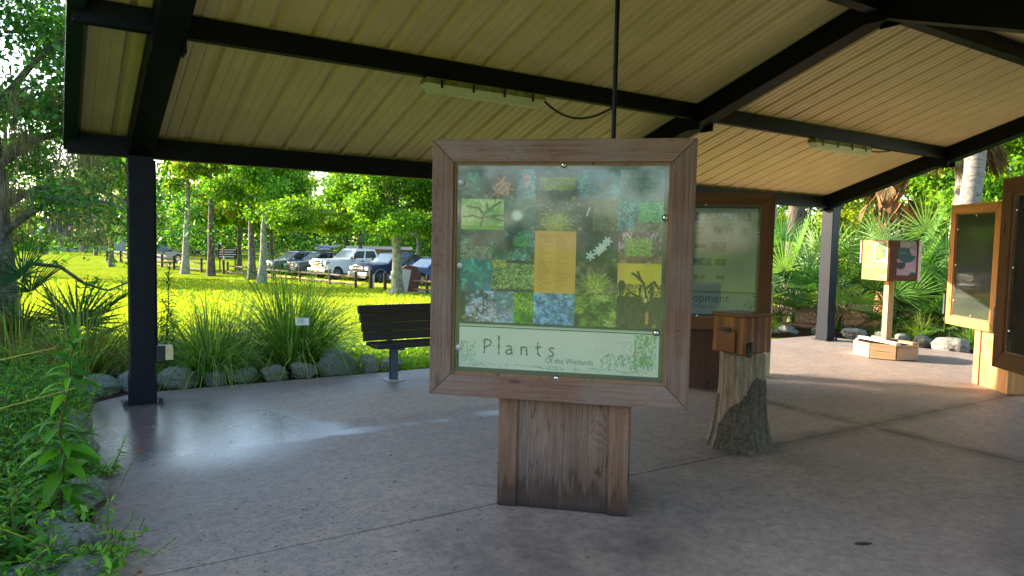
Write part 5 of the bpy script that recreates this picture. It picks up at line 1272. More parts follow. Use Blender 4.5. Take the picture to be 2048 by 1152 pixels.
for y in np.arange(2.9, 9.1, .27):
    for x in np.arange(-1.7, .16, .26):
        xx, yy = x+rr.uniform(-.1, .1), y+rr.uniform(-.1, .1)
        if yy < 3.35 and xx > -.45: continue
        if xx > .13 or xx < (yy-3.)*.06-1.3: continue
        if 3.4 < yy < 5.2 and xx > -.12 and rr.random() < .6: continue
        spots.append((xx, yy))
for i, (x, y) in enumerate(spots):
    k = (1 if rr.random() < (.3 if y < 5.5 else .55) else 0) if x > -.5 else rr.choice((0, 1, 2, 1))
    if y > 7 and k == 2: k = 1
    if k not in proto: proto[k] = o = herb(x, y, kinds[k][0], kinds[k][1], kinds[k][2], rr.uniform(0, 6))
    else:
        o = copy_tree(proto[k]); o.location = (x, y, -.03); o.rotation_euler = (0, 0, rr.uniform(0, 6.28))
    s = rr.uniform(.75, 1.15); 
    if x > -.2: s *= .85
    if y > 6.4: s *= 1.08
    o.scale = (s, s, s*rr.uniform(.85, 1.1))
# sprigs that hang over the slab edge
SPR = herb_mesh(521, .42, 9, .085, .27, .03, HB2, .06, .75)
for i, (x, y, lb) in enumerate(((.30, 5.45, 'spindly yellow green sprig leaning over the slab edge'), (.18, 3.95, 'bright sprig spilling over the nearest stones'), (.05, 3.55, 'leafy sprig at the very corner stones below the flower'))):
    o = herb(x, y, lb, None, SPR, i*2.1, name='herb_sprig'); o.scale = (.9, .9, .8)
# right-hand low plants
RP = herb_mesh(531, .34, 9, .075, .3, .03, HB2, .07, .95)
for i, (x, y, lb) in enumerate(((11.0, 8.75, 'bright leafy plant at the foot of the brown board'), (11.45, 8.75, 'low bright plant beside the small white marker'), (12.65, 7.8, 'low leafy plant behind the pale rounded stone'), (13.0, 7.05, 'leafy plant behind the planter, lit by the sun'), (13.3, 5.4, 'sparse leafy plant in the mulch by the golden board'))):
    o = herb(x, y, lb, None, RP, i*1.3, name='bedding_plant')
# ground cover: too many small leaves to count
def cover():
    rng = np.random.default_rng(61); n = 30000
    x = rng.uniform(-6, .22, n); y = rng.uniform(2.4, 10.2, n); z = np.abs(rng.normal(0, .09, n))+.0
    P = np.stack([x, y, z-.02], -1); D = rng.normal(0, 1, (n, 3)); D[:, 2] = np.abs(D[:, 2])*.6; N = rng.normal(0, .5, (n, 3)); N[:, 2] += 1
    V, F, C = leaf_quads(P, D, N, rng.uniform(.04, .10, n), rng.uniform(.015, .035, n), palette(HB+HB2+[lin((.3, .26, .12))], n, rng))
    tag(npmesh('ground_cover', V, F, M['leaf'], None, C), kind='stuff')
    # weeds on the ground beside the bench and in the right-hand bed
    n = 9000; x = rng.uniform(3.0, 6.2, n); y = 8.15+rng.exponential(.9, n); P = np.stack([x, y, tz(x, y)+np.abs(rng.normal(0, .05, n))], -1)
    D = rng.normal(0, 1, (n, 3)); D[:, 2] = np.abs(D[:, 2]); N = rng.normal(0, .5, (n, 3)); N[:, 2] += 1
    V, F, C = leaf_quads(P, D, N, rng.uniform(.03, .09, n), rng.uniform(.015, .04, n), palette(HB2+G_YEL[:3], n, rng))
    tag(npmesh('lawn_weeds', V, F, M['leaf'], None, C), kind='stuff')
cover()
# orange flowers and yellow dry stalks
def flower(x, y, z, lab):
    t = thing('orange_flower', lab, 'flower', (x, y, 0)); mb = MB(); rng = random.Random(int(x*100))
    for k in range(10):
        a = k*.628; mb.add([(0, 0, z), (.012*math.cos(a-.25), .012*math.sin(a-.25), z+.006), (.026*math.cos(a), .026*math.sin(a), z+.002), (.012*math.cos(a+.25), .012*math.sin(a+.25), z+.006)], [(0, 1, 2, 3)])
    mb.build('petals', M['petal'], t); MB().lathe([(.009, z), (.007, z+.008), (.003, z+.011)], 8).build('flower_head', M['stem_red'], t)
    MB().tube([(-.12, .03, 0), (-.06, .01, z*.6), (0, 0, z)], .0022, 5).build('stalk', M['stem'], t)
M['petal'] = plain('orange_petal', (.62, .12, .015), .6, 0, .3, .4, 40)
flower(.47, 5.05, .22, 'small orange flower on a thin stalk over the slab'); flower(.32, 3.55, .07, 'orange flower near the lowest corner of the bed'); flower(.1, 5.55, .42, 'orange flower among the herbs near the tall stem')
def stalk(p, lab):
    t = thing('dry_grass_stalk', lab, 'grass stalk', (p[0][0], p[0][1], 0)); mb = MB(); mb.tube([(q[0]-p[0][0], q[1]-p[0][1], q[2]) for q in p], [.0032, .003, .0025, .0018, .001][:len(p)], 5); mb.build('straw', M['straw'], t, smooth=60)
M['straw'] = plain('yellow_straw', (.55, .42, .08), .6, 0, .3, .3, 20)
stalk([(-1.2, 4.6, .25), (-.7, 4.5, .75), (-.3, 4.45, .93), (.02, 4.4, 1.0)], 'yellow straw stalk crossing the tall herb near its top')
stalk([(-.9, 3.5, .55), (-.55, 3.55, .5), (-.2, 3.7, .33), (.05, 3.85, .10)], 'yellow straw stalk arching down to the stones')
stalk([(-1.2, 4.3, .5), (-.6, 4.3, .62), (-.2, 4.35, .72), (.1, 4.4, .78)], 'yellow straw stalk crossing the middle of the tall herb')
stalk([(-.8, 3.3, .18), (-.5, 3.35, .2), (-.2, 3.45, .16), (.08, 3.55, .10)], 'lowest yellow straw stalk near the corner')

# lawn blades, uncountable
def lawn_blades():
    rng = np.random.default_rng(71); parts = []
    for n, y0, y1, h, w in ((26000, 8.5, 15, .075, .008), (26000, 13, 26, .10, .018), (22000, 24, 48, .13, .04)):
        y = rng.uniform(y0, y1, n); x = rng.uniform(-.10, .62, n)*y+rng.normal(0, .4, n)
        k = (y > 9.6) | (x > 3.1); x, y = x[k], y[k]; m = len(x)
        a = rng.random(m)*6.28; el = rng.uniform(.5, 1.4, m); D = np.stack([np.cos(a)*np.cos(el), np.sin(a)*np.cos(el), np.sin(el)], -1)
        V, F, C = leaf_quads(np.stack([x, y, tz(x, y)-.01], -1), D, np.stack([-np.sin(a), np.cos(a), 0*a+.2], -1), h*rng.uniform(.5, 1.4, m), w*rng.uniform(.6, 1.3, m), palette([lin((.49, .60, .13)), lin((.59, .66, .16)), lin((.42, .56, .12)), lin((.66, .66, .20))], m, rng)); parts.append((V, F, C))
    V, F, C = join(parts); tag(npmesh('lawn_grass', V, F, M['lawnblade'], None, C), kind='stuff')
lawn_blades()
# leaf crumbs on the slab
def litter():
    rng = np.random.default_rng(81); P = []
    n = 420; x = np.concatenate([rng.uniform(.5, 5, 150), rng.normal(1.3, .7, 120), rng.uniform(5, 11.5, 150)]); y = np.concatenate([rng.uniform(2, 7.5, 150), rng.normal(4.0, .6, 120), rng.uniform(3.5, 7.5, 150)])
    k = x > .4; x, y = x[k], y[k]; n = len(x)
    D = rng.normal(0, 1, (n, 3)); D[:, 2] = .05; N = np.repeat([[0, 0, 1.]], n, 0)+rng.normal(0, .2, (n, 3))
    V, F, C = leaf_quads(np.stack([x, y, np.full(n, .006)], -1), D, N, rng.uniform(.008, .04, n), rng.uniform(.003, .012, n), palette([(.025, .018, .014), (.06, .04, .025), (.12, .08, .05)], n, rng))
    V[:, 2] = np.maximum(V[:, 2], .002)
    tag(npmesh('leaf_litter', V, F, M['deadfrond'], None, C), kind='stuff')
litter()
fl = MB().prism([(-.05, 0), (-.03, .012), (0, .016), (.03, .011), (.055, 0), (.03, -.013), (0, -.016), (-.03, -.012)], .001, .006, 'z').build('fallen_leaf', M['black'], loc=(3.70, 2.15, 0)); fl.rotation_euler = (0, 0, R(-25))
tag(fl, 'single dark fallen leaf lying alone on the slab', 'leaf')

# plant markers
def marker(x, y, h, lab, w=.15):
    t = thing('plant_marker', lab, 'plant marker', (x, y, -.03)); MB().tube([(0, 0, 0), (.02, .01, h*.6), (.03, .015, h)], .006, 8).build('stake', M['steel'], t, smooth=60)
    p = MB().box(-w/2, w/2, -.004, .004, -.045, .045).build('plate', M['signwhite'], t, bevel=.002); p.location = (.03, .005, h); p.rotation_euler = (R(-25), 0, R(-20))
    l = MB(); rn = random.Random(4)
    for k in range(4): l.box(-w*.4, w*rn.uniform(.1, .4), -.0062, -.0045, .028-.017*k, .033-.017*k)
    q = l.build('marker_lettering', M['inkpale'], p)
marker(2.42, 8.25, .66, 'white plant marker on a dark stake in the largest grass')
marker(11.60, 9.0, .42, 'small white plant marker among the right palmettos', .13)

# ------------------------------------------------------------------ vehicles (x forward, y left)
def car(name, label, cat, loc, heading, paint, L, W, H, wb, wr, hood, belt, gc, nose, cowl, rf, rb, cr, bed=False, grille='dark', clad=None, bumper=None, rack=False, sail=False, group=None, spokes=6, hoodfront=None):
    t = thing(name, label, cat, loc, R(90-heading), group); P = M[paint]; h2 = L/2; fx = wb/2+nose; rx = fx-wb
    hf = hoodfront or hood-.10
    def arch(cx, r, n=9): return [(cx+r*math.cos(a), max(gc, wr+r*math.sin(a)-.02)) for a in np.linspace(PI*1.02, -PI*.02, n)]
    prof = [(h2-.10, gc+.02), (h2, gc+.22), (h2-.01, hf-.16), (h2-.09, hf), (h2-.5, hood-.03), (cowl+.1, hood), (cowl-.05, belt)]
    prof += [(cr-.1, belt), (-h2+.12, belt-.02), (-h2, belt-.2), (-h2+.02, gc+.2), (-h2+.15, gc+.02)]
    up = list(prof)
    bot = [(-h2+.15, gc+.02)]+arch(rx, wr*1.17)+arch(fx, wr*1.17)+[(h2-.10, gc+.02)]
    poly = up[:-1]+bot[:-1]
    mb = MB(); n = len(poly)
    # five stations across the width give the sides some shape
    st = [(-W/2, .965, 0), (-W/2+.05, 1., 0), (0, 1.012, .02), (W/2-.05, 1., 0), (W/2, .965, 0)]
    for (yy, s, dz) in st:
        for (u, w) in poly:
            hood_dz = dz if w > hf-.2 else 0
            edge = (1-.06*abs(2*yy/W)**3 if abs(u) > h2-.6 else 1.)
            mb.v.append((u*edge, yy*(1. if abs(u) < h2-.3 else .95)*(1 if w < belt-.12 else .975), (w-.7)*s+.7+hood_dz if w > .7 else w))
    for k in range(4):
        for i in range(n): mb.f.append((k*n+i, k*n+(i+1) % n, (k+1)*n+(i+1) % n, (k+1)*n+i)); mb.m.append(0)
    mb.f += [tuple(range(n)), tuple(range(4*n, 5*n))]; mb.m += [0, 0]
    # greenhouse
    yb, yt = W/2-.06, W/2-.22; zb = belt-.01; zt = H
    B = [(cowl, -yb), (cowl, yb), (cr, yb), (cr, -yb)]; T = [(rf, -yt), (rf, yt), (rb, yt), (rb, -yt)]
    bp = [Vector((x, y, zb)) for x, y in B]; tp = [Vector((x, y, zt-(.05 if i in (0, 1) else .02))) for i, (x, y) in enumerate(T)]
    mb.hexa([tuple(p) for p in bp+tp]); mb.hexa([tuple(tp[0]), tuple(tp[1]), tuple(tp[2]), tuple(tp[3]), (rf-.15, -yt+.08, zt+.01), (rf-.15, yt-.08, zt+.01), (rb+.2, yt-.08, zt+.01), (rb+.2, -yt+.08, zt+.01)])
    body = mb.build('body', P, t, smooth=32, bevel=.025, seg=2)
    def win(nm, a, b, c, d, u0, u1, v0, v1, mat='winglass', off=.012):
        def q(u, v): return a.lerp(b, u).lerp(d.lerp(c, u), v)
        nrm = (b-a).cross(d-a).normalized(); cen = (a+b+c+d)/4
        if nrm.dot(cen-Vector((rf-.8, 0, belt))) < 0: nrm = -nrm
        ps = [q(u0, v0), q(u1, v0), q(u1, v1), q(u0, v1)]
        m = MB(); m.hexa([tuple(p-nrm*.02) for p in ps]+[tuple(p+nrm*off) for p in ps]); return m.build(nm, M[mat], t, bevel=.012)
    win('windscreen', bp[0], bp[1], tp[1], tp[0], .05, .95, .06, .90, 'windscreen')
    win('rear_window', bp[3], bp[2], tp[2], tp[3], .1, .9, .2, .85)
    for s, (i, j) in ((1, (1, 2)), (-1, (0, 3))):
        spl = ((.07, .47), (.52, .93)) if bed else ((.06, .36), (.40, .66), (.70, .95))
        for u0, u1 in spl: win('side_window', bp[i], bp[j], tp[j], tp[i], u0, u1, .10, .84)
        # mirror, handles
        mm = MB().box(cowl-.40, cowl-.22, s*(W/2+.02) if s > 0 else s*(W/2+.2), s*(W/2+.2) if s > 0 else s*(W/2+.02), belt-.0, belt+(.26 if bed else .16)); mm.box(cowl-.36, cowl-.26, min(s*(W/2-.08), s*(W/2+.04)), max(s*(W/2-.08), s*(W/2+.04)), belt, belt+.05)
        mm.build('side_mirror', M['black'] if bed else P, t, bevel=.03)
        for k in range(2):
            xh = cowl-1.05-k*1.0; MB().box(xh-.1, xh+.1, min(s*(W/2-.01), s*(W/2+.03)), max(s*(W/2-.01), s*(W/2+.03)), belt-.16, belt-.11).build('door_handle', M['black'], t, bevel=.01)
        # lamps
        y0, y1 = s*(W/2-.05), s*(W/2-.42)
        lm = MB().box(h2-.16, h2-.015, min(y0, y1), max(y0, y1), hf-.34, hf-.12); lm.build('headlight', M['lens'], t, bevel=.03)
        if bed:
            MB().box(h2-.3, h2-.17, min(s*(W/2-.06), s*(W/2-.012)), max(s*(W/2-.06), s*(W/2-.012)), hf-.26, hf-.14).build('turn_signal', M['amber'], t, bevel=.01)
        MB().box(-h2+.0, -h2+.06, min(y0, s*(W/2-.28)), max(y0, s*(W/2-.28)), belt-.3, belt-.06).build('tail_light', M['amber'], t, bevel=.01)
        if clad:
            for cx in (fx, rx):
                m = MB(); r0, r1 = wr*1.15, wr*1.33
                pts = [(cx+r0*math.cos(a), wr+r0*math.sin(a)-.02) for a in np.linspace(PI, 0, 10)]+[(cx+r1*math.cos(a), wr+r1*math.sin(a)-.02) for a in np.linspace(0, PI, 10)]
                m.prism(pts, min(s*(W/2-.03), s*(W/2+.025)), max(s*(W/2-.03), s*(W/2+.025)), 'y'); m.build('arch_trim', M[clad], t)
            MB().box(rx+wr*1.3, fx-wr*1.3, min(s*(W/2-.03), s*(W/2+.02)), max(s*(W/2-.03), s*(W/2+.02)), gc-.02, gc+.18).build('sill_trim', M[clad], t, bevel=.01)
    # nose: grille, bumper, plate
    g = MB()
    if grille == 'chrome':
        g.box(h2-.05, h2+.015, -W/2+.45, W/2-.45, hf-.46, hf-.08)
        gr = g.build('grille', M['black'], t, bevel=.01); b = MB()
        for z in (hf-.45, hf-.345, hf-.235, hf-.12): b.box(h2+.0, h2+.04, -W/2+.42, W/2-.42, z, z+.028)
        b.box(h2+.046, h2+.055, -.16, .16, hf-.32, hf-.20); b.build('grille_bar', M['chrome'], gr, bevel=.008)
    else:
        g.box(h2-.06, h2+.012, -W/2+.48, W/2-.48, hf-.36, hf-.10); gr = g.build('grille', M['black'], t, bevel=.01)
        MB().box(h2+.0, h2+.03, -W/2+.46, W/2-.46, hf-.25, hf-.21).build('grille_bar', M['chrome'], gr, bevel=.006)
    bm_ = MB().box(h2-.25, h2+.08, -W/2+.02, W/2-.02, gc+.06, gc+.30); bm_.build('front_bumper', M[bumper or 'cladding'], t, bevel=.04)
    MB().box(h2-.2, h2+.02, -W/2+.2, W/2-.2, gc-.08, gc+.05).build('air_dam', M['black'], t, bevel=.02)
    MB().box(-h2-.06, -h2+.2, -W/2+.04, W/2-.04, gc+.06, gc+.28).build('tail_bumper', M[bumper or 'cladding'], t, bevel=.04)
    for cx in (fx, rx):
        for s in (1, -1):
            w = thing_part = bpy.data.objects.new('wheel', None); COL.objects.link(w); w.parent = t; w.location = (cx, s*(W/2-.13), wr); w.empty_display_size = .1
            d = .115
            MB().lathe([(wr*.62, -d), (wr*.93, -d), (wr, -d*.7), (wr, d*.7), (wr*.93, d), (wr*.62, d)], 28, 'y').build('tyre', M['rubber'], w, smooth=40)
            r = MB(); yo = s*(d+.004)
            r.lathe([(wr*.63, s*d*.2), (wr*.63, yo), (wr*.55, yo), (wr*.53, s*d*.45), (.02, s*d*.45)], 28, 'y'); r.lathe([(.075, s*d*.4), (.07, yo+s*.012), (.03, yo+s*.015)], 12, 'y')
            for k in range(spokes):
                a = 2*PI*k/spokes; c, q = math.cos(a), math.sin(a); ww = .035
                r.hexa([(c*.05-q*ww, s*d*.5, q*.05+c*ww), (c*.05+q*ww, s*d*.5, q*.05-c*ww), (c*wr*.57+q*ww*.8, s*d*.5, q*wr*.57-c*ww*.8), (c*wr*.57-q*ww*.8, s*d*.5, q*wr*.57+c*ww*.8),
                        (c*.05-q*ww, yo, q*.05+c*ww), (c*.05+q*ww, yo, q*.05-c*ww), (c*wr*.57+q*ww*.8, yo, q*wr*.57-c*ww*.8), (c*wr*.57-q*ww*.8, yo, q*wr*.57+c*ww*.8)])
            r.build('rim', M['alloy'], w, smooth=35)
    MB().box(-h2+.4, h2-.4, -W/2+.3, W/2-.3, gc-.06, gc+.12).build('underbody', M['black'], t)
    if rack:
        for s in (1, -1):
            MB().tube([(rf-.3, s*(yt-.06), H), (rf-.4, s*(yt-.06), H+.06), (rb+.4, s*(yt-.06), H+.07), (rb+.25, s*(yt-.06), H)], .02, 6).build('roof_rail', M['black'], t)
    if sail:
        for s in (1, -1):
            m = MB(); m.prism([(rb+.05, H-.08), (rb-.15, H-.1), (-h2+.35, belt+.05), (-h2+.35, belt-.02), (cr+.1, belt-.02)], min(s*(W/2-.25), s*(W/2-.09)), max(s*(W/2-.25), s*(W/2-.09)), 'y'); m.build('sail_panel', M['cladding'], t, bevel=.02)
    if bed:
        MB().box(-h2+.12, cr-.12, -W/2+.16, W/2-.16, belt-.018, belt+.004).build('bed_liner', M['black'], t)
    return t
def at_wheel(px, py, heading, fx, W):
    """car origin so that the front-left wheel touches the ground at (px,py)"""
    f = np.array([math.sin(R(heading)), math.cos(R(heading))]); l = np.array([-f[1], f[0]])
    o = np.array([px, py])-f*fx-l*(W/2-.1); return (float(o[0]), float(o[1]), float(tz(o[0], o[1])))
HD = 255
CG = 'vehicles parked along the rail fence'
sp_t = dict(L=6.1, W=2.05, H=2.03, wb=4.05, wr=.42, hood=1.36, belt=1.36, gc=.42, nose=.15, cowl=1.25, rf=.55, rb=-.98, cr=-1.22, hoodfront=1.34)
car('pickup_truck', 'white crew cab pickup with a chrome barred grille facing the rail fence', 'pickup truck', at_wheel(15.68, 45.39, HD, 4.05/2+.15, 2.05), HD, 'p_white', **sp_t, bed=True, grille='chrome', bumper='chrome', group=CG, spokes=8)
sp_a = dict(L=5.6, W=2.02, H=1.88, wb=3.3, wr=.39, hood=1.18, belt=1.2, gc=.36, nose=.2, cowl=1.2, rf=.5, rb=-1.0, cr=-1.35, hoodfront=1.12)
car('pickup_truck', 'dark navy pickup with grey cladding and sloping rear pillars', 'pickup truck', at_wheel(17.18, 41.78, HD, 3.3/2+.2, 2.02), HD, 'p_navy', **sp_a, bed=True, bumper='bumpergrey', clad='bumpergrey', sail=True, rack=True, group=CG, spokes=5)
sp_f = dict(L=4.62, W=1.82, H=1.66, wb=2.67, wr=.35, hood=1.04, belt=1.06, gc=.3, nose=.08, cowl=.95, rf=.15, rb=-1.75, cr=-2.15, hoodfront=.96)
car('parked_car', 'lilac grey wagon with a bare roof rack, leftmost of the fence row', 'car', at_wheel(14.25, 52.82, HD-2, 2.67/2+.08, 1.82), HD-2, 'p_grey', **sp_f, clad='cladding', rack=True, group=CG, spokes=5)
c2 = car('parked_car', 'dark grey wagon with silver bundles on its roof, beside the white pickup', 'car', at_wheel(15.55, 51.2, HD-2, 2.67/2+.08, 1.82), HD-2, 'p_grey_dk', **sp_f, clad='cladding', rack=True, group=CG, spokes=5)
sp_b = dict(L=4.7, W=1.86, H=1.66, wb=2.7, wr=.36, hood=1.05, belt=1.08, gc=.26, nose=.08, cowl=.95, rf=.1, rb=-1.5, cr=-2.1, hoodfront=.95)
car('parked_car', 'bright blue car half hidden by the edge of the plants board', 'car', at_wheel(18.45, 38.52, HD, 2.7/2+.08, 1.86), HD, 'p_blue', **sp_b, group=CG, spokes=10)
car('parked_car', 'blue black car standing alone beyond the left rail fence', 'car', (9.1, 78.6, -1.1), 58, 'p_dark', L=4.9, W=1.88, H=1.66, wb=2.85, wr=.37, hood=1.05, belt=1.08, gc=.28, nose=.0, cowl=.9, rf=.1, rb=-1.6, cr=-2.2, rack=True, spokes=8)
# bundles strapped on the roof of the second wagon
f = np.array([math.sin(R(HD-2)), math.cos(R(HD-2))]); o2 = np.array(c2.location[:2])
M['tarp'] = plain('crumpled_silver_tarp', (.5, .52, .55), .4, .2, .5, .45, 9, .6)
bd = thing('roof_bundle', 'crumpled silver bundle strapped on the dark grey wagon roof', 'luggage', (c2.location[0]-f[0]*.4, c2.location[1]-f[1]*.4, -1.1+1.74), R(90-HD))
rnb = random.Random(2); mb = MB(); mb.tube([(-.7+i*.2, .05*math.sin(i), .16+.02*math.sin(i*2.3)) for i in range(8)], [.05, .15, .19, .16, .20, .17, .15, .04], 10); mb.tube([(-.5+i*.2, .35, .13) for i in range(6)], [.04, .12, .14, .12, .13, .04], 10)
mb.build('bundle', M['tarp'], bd, smooth=50); s_ = MB()
for x in (-.3, .3): s_.tube([(x, -.22, -.02), (x, -.2, .22), (x, .05, .37), (x, .4, .29), (x, .5, -.02)], .015, 6)
s_.build('strap', M['black'], bd)
ky = thing('kayak', 'pale kayak nose poking out above the roof bundle', 'kayak', (c2.location[0]-f[0]*1.0, c2.location[1]-f[1]*1.0-.25, -1.1+1.98), R(90-HD))
MB().tube([(-1.0+i*.27, 0, .06+.012*(i-4)**2) for i in range(9)], [.02, .08, .13, .15, .16, .15, .13, .08, .02], 12).build('hull', M['tarp'], ky, smooth=60)
MB().lathe([(.11, .19), (.12, .235), (.09, .235)], 14).build('cockpit_rim', M['black'], ky)

# ------------------------------------------------------------------ fences, sign, marker wedge, buildings
def fence_run(label, pts, rails=((.78, .15), (.36, .15)), h=.95, posth=None, pr=.075, mat='rail', tops=None, group=None, round_=False):
    t = thing('rail_fence', label, 'fence', (pts[0][0], pts[0][1], float(tz(*pts[0]))), 0, group); o = Vector(t.location)
    for i, p in enumerate(pts):
        g = Vector((p[0], p[1], float(tz(*p))))-o; hh = h if posth is None else posth[i]
        m = MB()
        if round_: m.lathe([(pr, 0), (pr, hh-.02), (pr*.8, hh)], 10, 'z', tuple(g))
        else: m.box(g.x-pr, g.x+pr, g.y-pr, g.y+pr, g.z-.1, g.z+hh)
        m.build('post', M['fencepost'], t, bevel=.008)
    for i in range(len(pts)-1):
        a = Vector((*pts[i], float(tz(*pts[i]))))-o; b = Vector((*pts[i+1], float(tz(*pts[i+1]))))-o
        d = (b-a); n = Vector((-d.y, d.x, 0)).normalized()*.02
        for z, w in rails:
            m = MB(); off = n*4.6 if not round_ else n*0
            if round_: m.tube([tuple(a+Vector((0, 0, z))), tuple((a+b)/2+Vector((0, 0, z-.015))), tuple(b+Vector((0, 0, z)))], .055, 8)
            else:
                q = [a-n+off, a+n+off, b+n+off, b-n+off]; m.hexa([tuple(v+Vector((0, 0, z-w/2))) for v in q]+[tuple(v+Vector((0, 0, z+w/2))) for v in q])
            m.build('rail', M[mat], t)
    return t
fence_run('low two rail fence in front of the parked cars', [(10.55, 53.4), (11.2, 49.8), (11.88, 46.15), (12.71, 43.35), (13.68, 40.72), (14.1, 37.68)], rails=((.62, .13), (.2, .13)), h=.9, round_=True)
fence_run('dark two rail fence piece right of the brown wedge marker', [(15.4, 34.4), (15.69, 32.04), (16.1, 29.0)], rails=((.62, .13), (.2, .13)), h=.95, round_=True)
fence_run('three rail fence at the left, ending near the pale lichened tree', [(4.7, 80.5), (5.62, 76.99), (6.5, 73.4), (7.41, 69.83), (7.74, 65.14), (8.1, 60.98), (9.25, 56.02)], rails=((.98, .14), (.62, .13), (.25, .13)), h=1.08)
fence_run('far brown rail fence crossing the back of the lot', [(11, 86), (14.6, 85.6), (18, 86), (22, 87.4), (26, 88.5), (30, 89.5)], rails=((1.05, .14), (.5, .14)), h=1.2)
for (x, y, hh, lb) in ((14.6, 36.74, 1.03, 'dark wooden bollard with a small white tag, left of the lichened lawn tree'), (14.98, 35.67, .93, 'shorter dark wooden bollard touching the lichened lawn tree')):
    t = thing('wooden_bollard', lb, 'bollard', (x, y, float(tz(x, y)))); MB().lathe([(.1, -.1), (.1, hh-.03), (.08, hh)], 12).build('timber', M['fencepost'], t, smooth=40)
    MB().lathe([(.075, hh+.001), (.075, hh+.012), (.03, hh+.02)], 12).build('cap', M['black'], t)
    if hh > 1:
        MB().box(.11, .2, -.03, .03, 0, .8).build('reflector', M['signwhite'], t)
def signboard():
    t = thing('information_sign', 'brown signboard with pale lines on two posts beyond the lawn', 'sign', (11.55, 58.5, -1.1), R(-10))
    for x in (-.55, .55): MB().box(x-.05, x+.05, -.05, .05, 0, 1.75).build('post', M['fencepost'], t)
    MB().box(-.7, .7, -.09, -.052, .95, 1.75).build('panel', M['fencepost'], t)
    m = MB()
    for k in range(4): m.box(-.6, .6-.15*(k % 2), -.096, -.092, 1.62-.18*k, 1.68-.18*k)
    m.build('sign_lettering', M['signwhite'], t)
    t = thing('trail_post', 'tall post with a rust red upper half by the fence end', 'post', (10.37, 53.9, -1.1)); MB().box(-.07, .07, -.07, .07, 0, .95).build('lower_post', M['fencepost'], t); MB().box(-.065, .065, -.065, .065, .95, 1.85).build('upper_post', M['rust'], t); MB().box(-.05, .05, -.075, -.066, 1.0, 1.3).build('trail_tag', M['signwhite'], t)
M['rust'] = plain('rust_red_paint', (.32, .12, .07), .7, 0, .3, .3, 6)
signboard()
def wedge():
    t = thing('wedge_marker', 'brown metal wedge marker with a pale sloping face on a concrete pad', 'marker', (15.45, 33.75, float(tz(15.45, 33.75))), R(-18))
    MB().box(-1.05, 1.25, -.7, .7, -.1, .06).build('pad', M['concrete_pad'], t, bevel=.02)
    # body: tall block with a chamfered top right and an undercut, pale panel on the left-facing slope
    b = MB(); b.hexa([(-.35, -.42, .06), (.42, -.42, .06), (.42, .42, .06), (-.35, .42, .06), (-.42, -.42, 1.22), (.62, -.42, .85), (.62, .42, .85), (-.42, .42, 1.22)])
    b.prism([(-.42, 1.222), (.62, .852), (.42, 1.33), (-.1, 1.42)], -.42, .42, 'y'); b.build('body', M['monubrown'], t, bevel=.012)
    p = MB(); p.hexa([(-.42, -.445, .07), (-.10, -.445, .07), (-.10, -.425, .07), (-.42, -.425, .07), (-.47, -.445, 1.25), (.10, -.445, 1.18), (.10, -.425, 1.18), (-.47, -.425, 1.25)])
    p.build('face_panel', M['monupanel'], t, bevel=.006)
    p = MB(); p.hexa([(-.45, -.42, .07), (-.36, -.42, .07), (-.36, .42, .07), (-.45, .42, .07), (-.50, -.42, 1.25), (-.43, -.42, 1.25), (-.43, .42, 1.25), (-.50, .42, 1.25)])
    p.build('side_panel', M['monupanel'], t)
wedge()
yc = MB(); yp = [(12.9, 51.5), (13.5, 47.5), (14.3, 44.0), (15.3, 41.2), (16.2, 38.6), (16.9, 36.4)]
for a, b in zip(yp[:-1], yp[1:]):
    d = Vector((b[0]-a[0], b[1]-a[1], 0)); n = Vector((-d.y, d.x, 0)).normalized()*.09; za, zb = float(tz(*a)), float(tz(*b))
    q = [Vector((*a, za))-n, Vector((*a, za))+n, Vector((*b, zb))+n, Vector((*b, zb))-n]; yc.hexa([tuple(v) for v in q]+[tuple(v+Vector((0, 0, .13))) for v in q])
tag(yc.build('parking_kerb', M['yellow']), 'long yellow painted kerb along the noses of the parked cars', 'kerb')

def house(name, label, loc, rz, L, D_, H, rise, wall, roof, wins, z=-1.1, door=True, siding=None):
    t = thing(name, label, 'building', (loc[0], loc[1], z), rz)
    MB().box(-L/2, L/2, -D_/2, D_/2, -.2, H).build('wall', M[wall], t)
    r = MB(); e = .35; r.prism([(-D_/2-e, H-.05), (D_/2+e, H-.05), (D_/2+e, H+.06), (0, H+rise), (-D_/2-e, H+.06)], -L/2-e, L/2+e, 'x'); r.build('roof', M[roof], t)
    for (x, w, z0, z1) in wins:
        f_ = MB().box(x-w/2-.06, x+w/2+.06, -D_/2-.05, -D_/2-.003, z0-.06, z1+.06).build('window', M['whitewall'], t); MB().box(x-w/2, x+w/2, -D_/2-.07, -D_/2-.053, z0, z1).build('pane', M['winglass'], f_)
    if door: MB().box(L/2-1.4, L/2-.5, -D_/2-.05, -D_/2-.003, .0, min(2., H-.2)).build('door', M['greywall'], t)
    return t
house('white_shed', 'low white shed with a row of small dark windows beyond the far fence', (18.2, 108), R(-8), 4.4, 4, 1.35, .55, 'whitewall', 'whitewall', [(-1.5+.5*k, .3, .35, .62) for k in range(7)], door=False)
house('grey_house', 'grey house with a pale metal roof glimpsed through the left oak', (5.0, 128), R(-5), 13, 8, 2.2, 2.6, 'greywall', 'greyroof', [(-3, 1.2, .8, 1.7), (0, 1.2, .8, 1.7), (3, 1.2, .8, 1.7)])
house('wooden_shed', 'weathered board shed with a grey roof behind the white pickup', (25.6, 62.5), R(-22), 5.2, 3, 1.75, .3, 'shed', 'greyroof', [(-2, .6, 1., 1.6)])

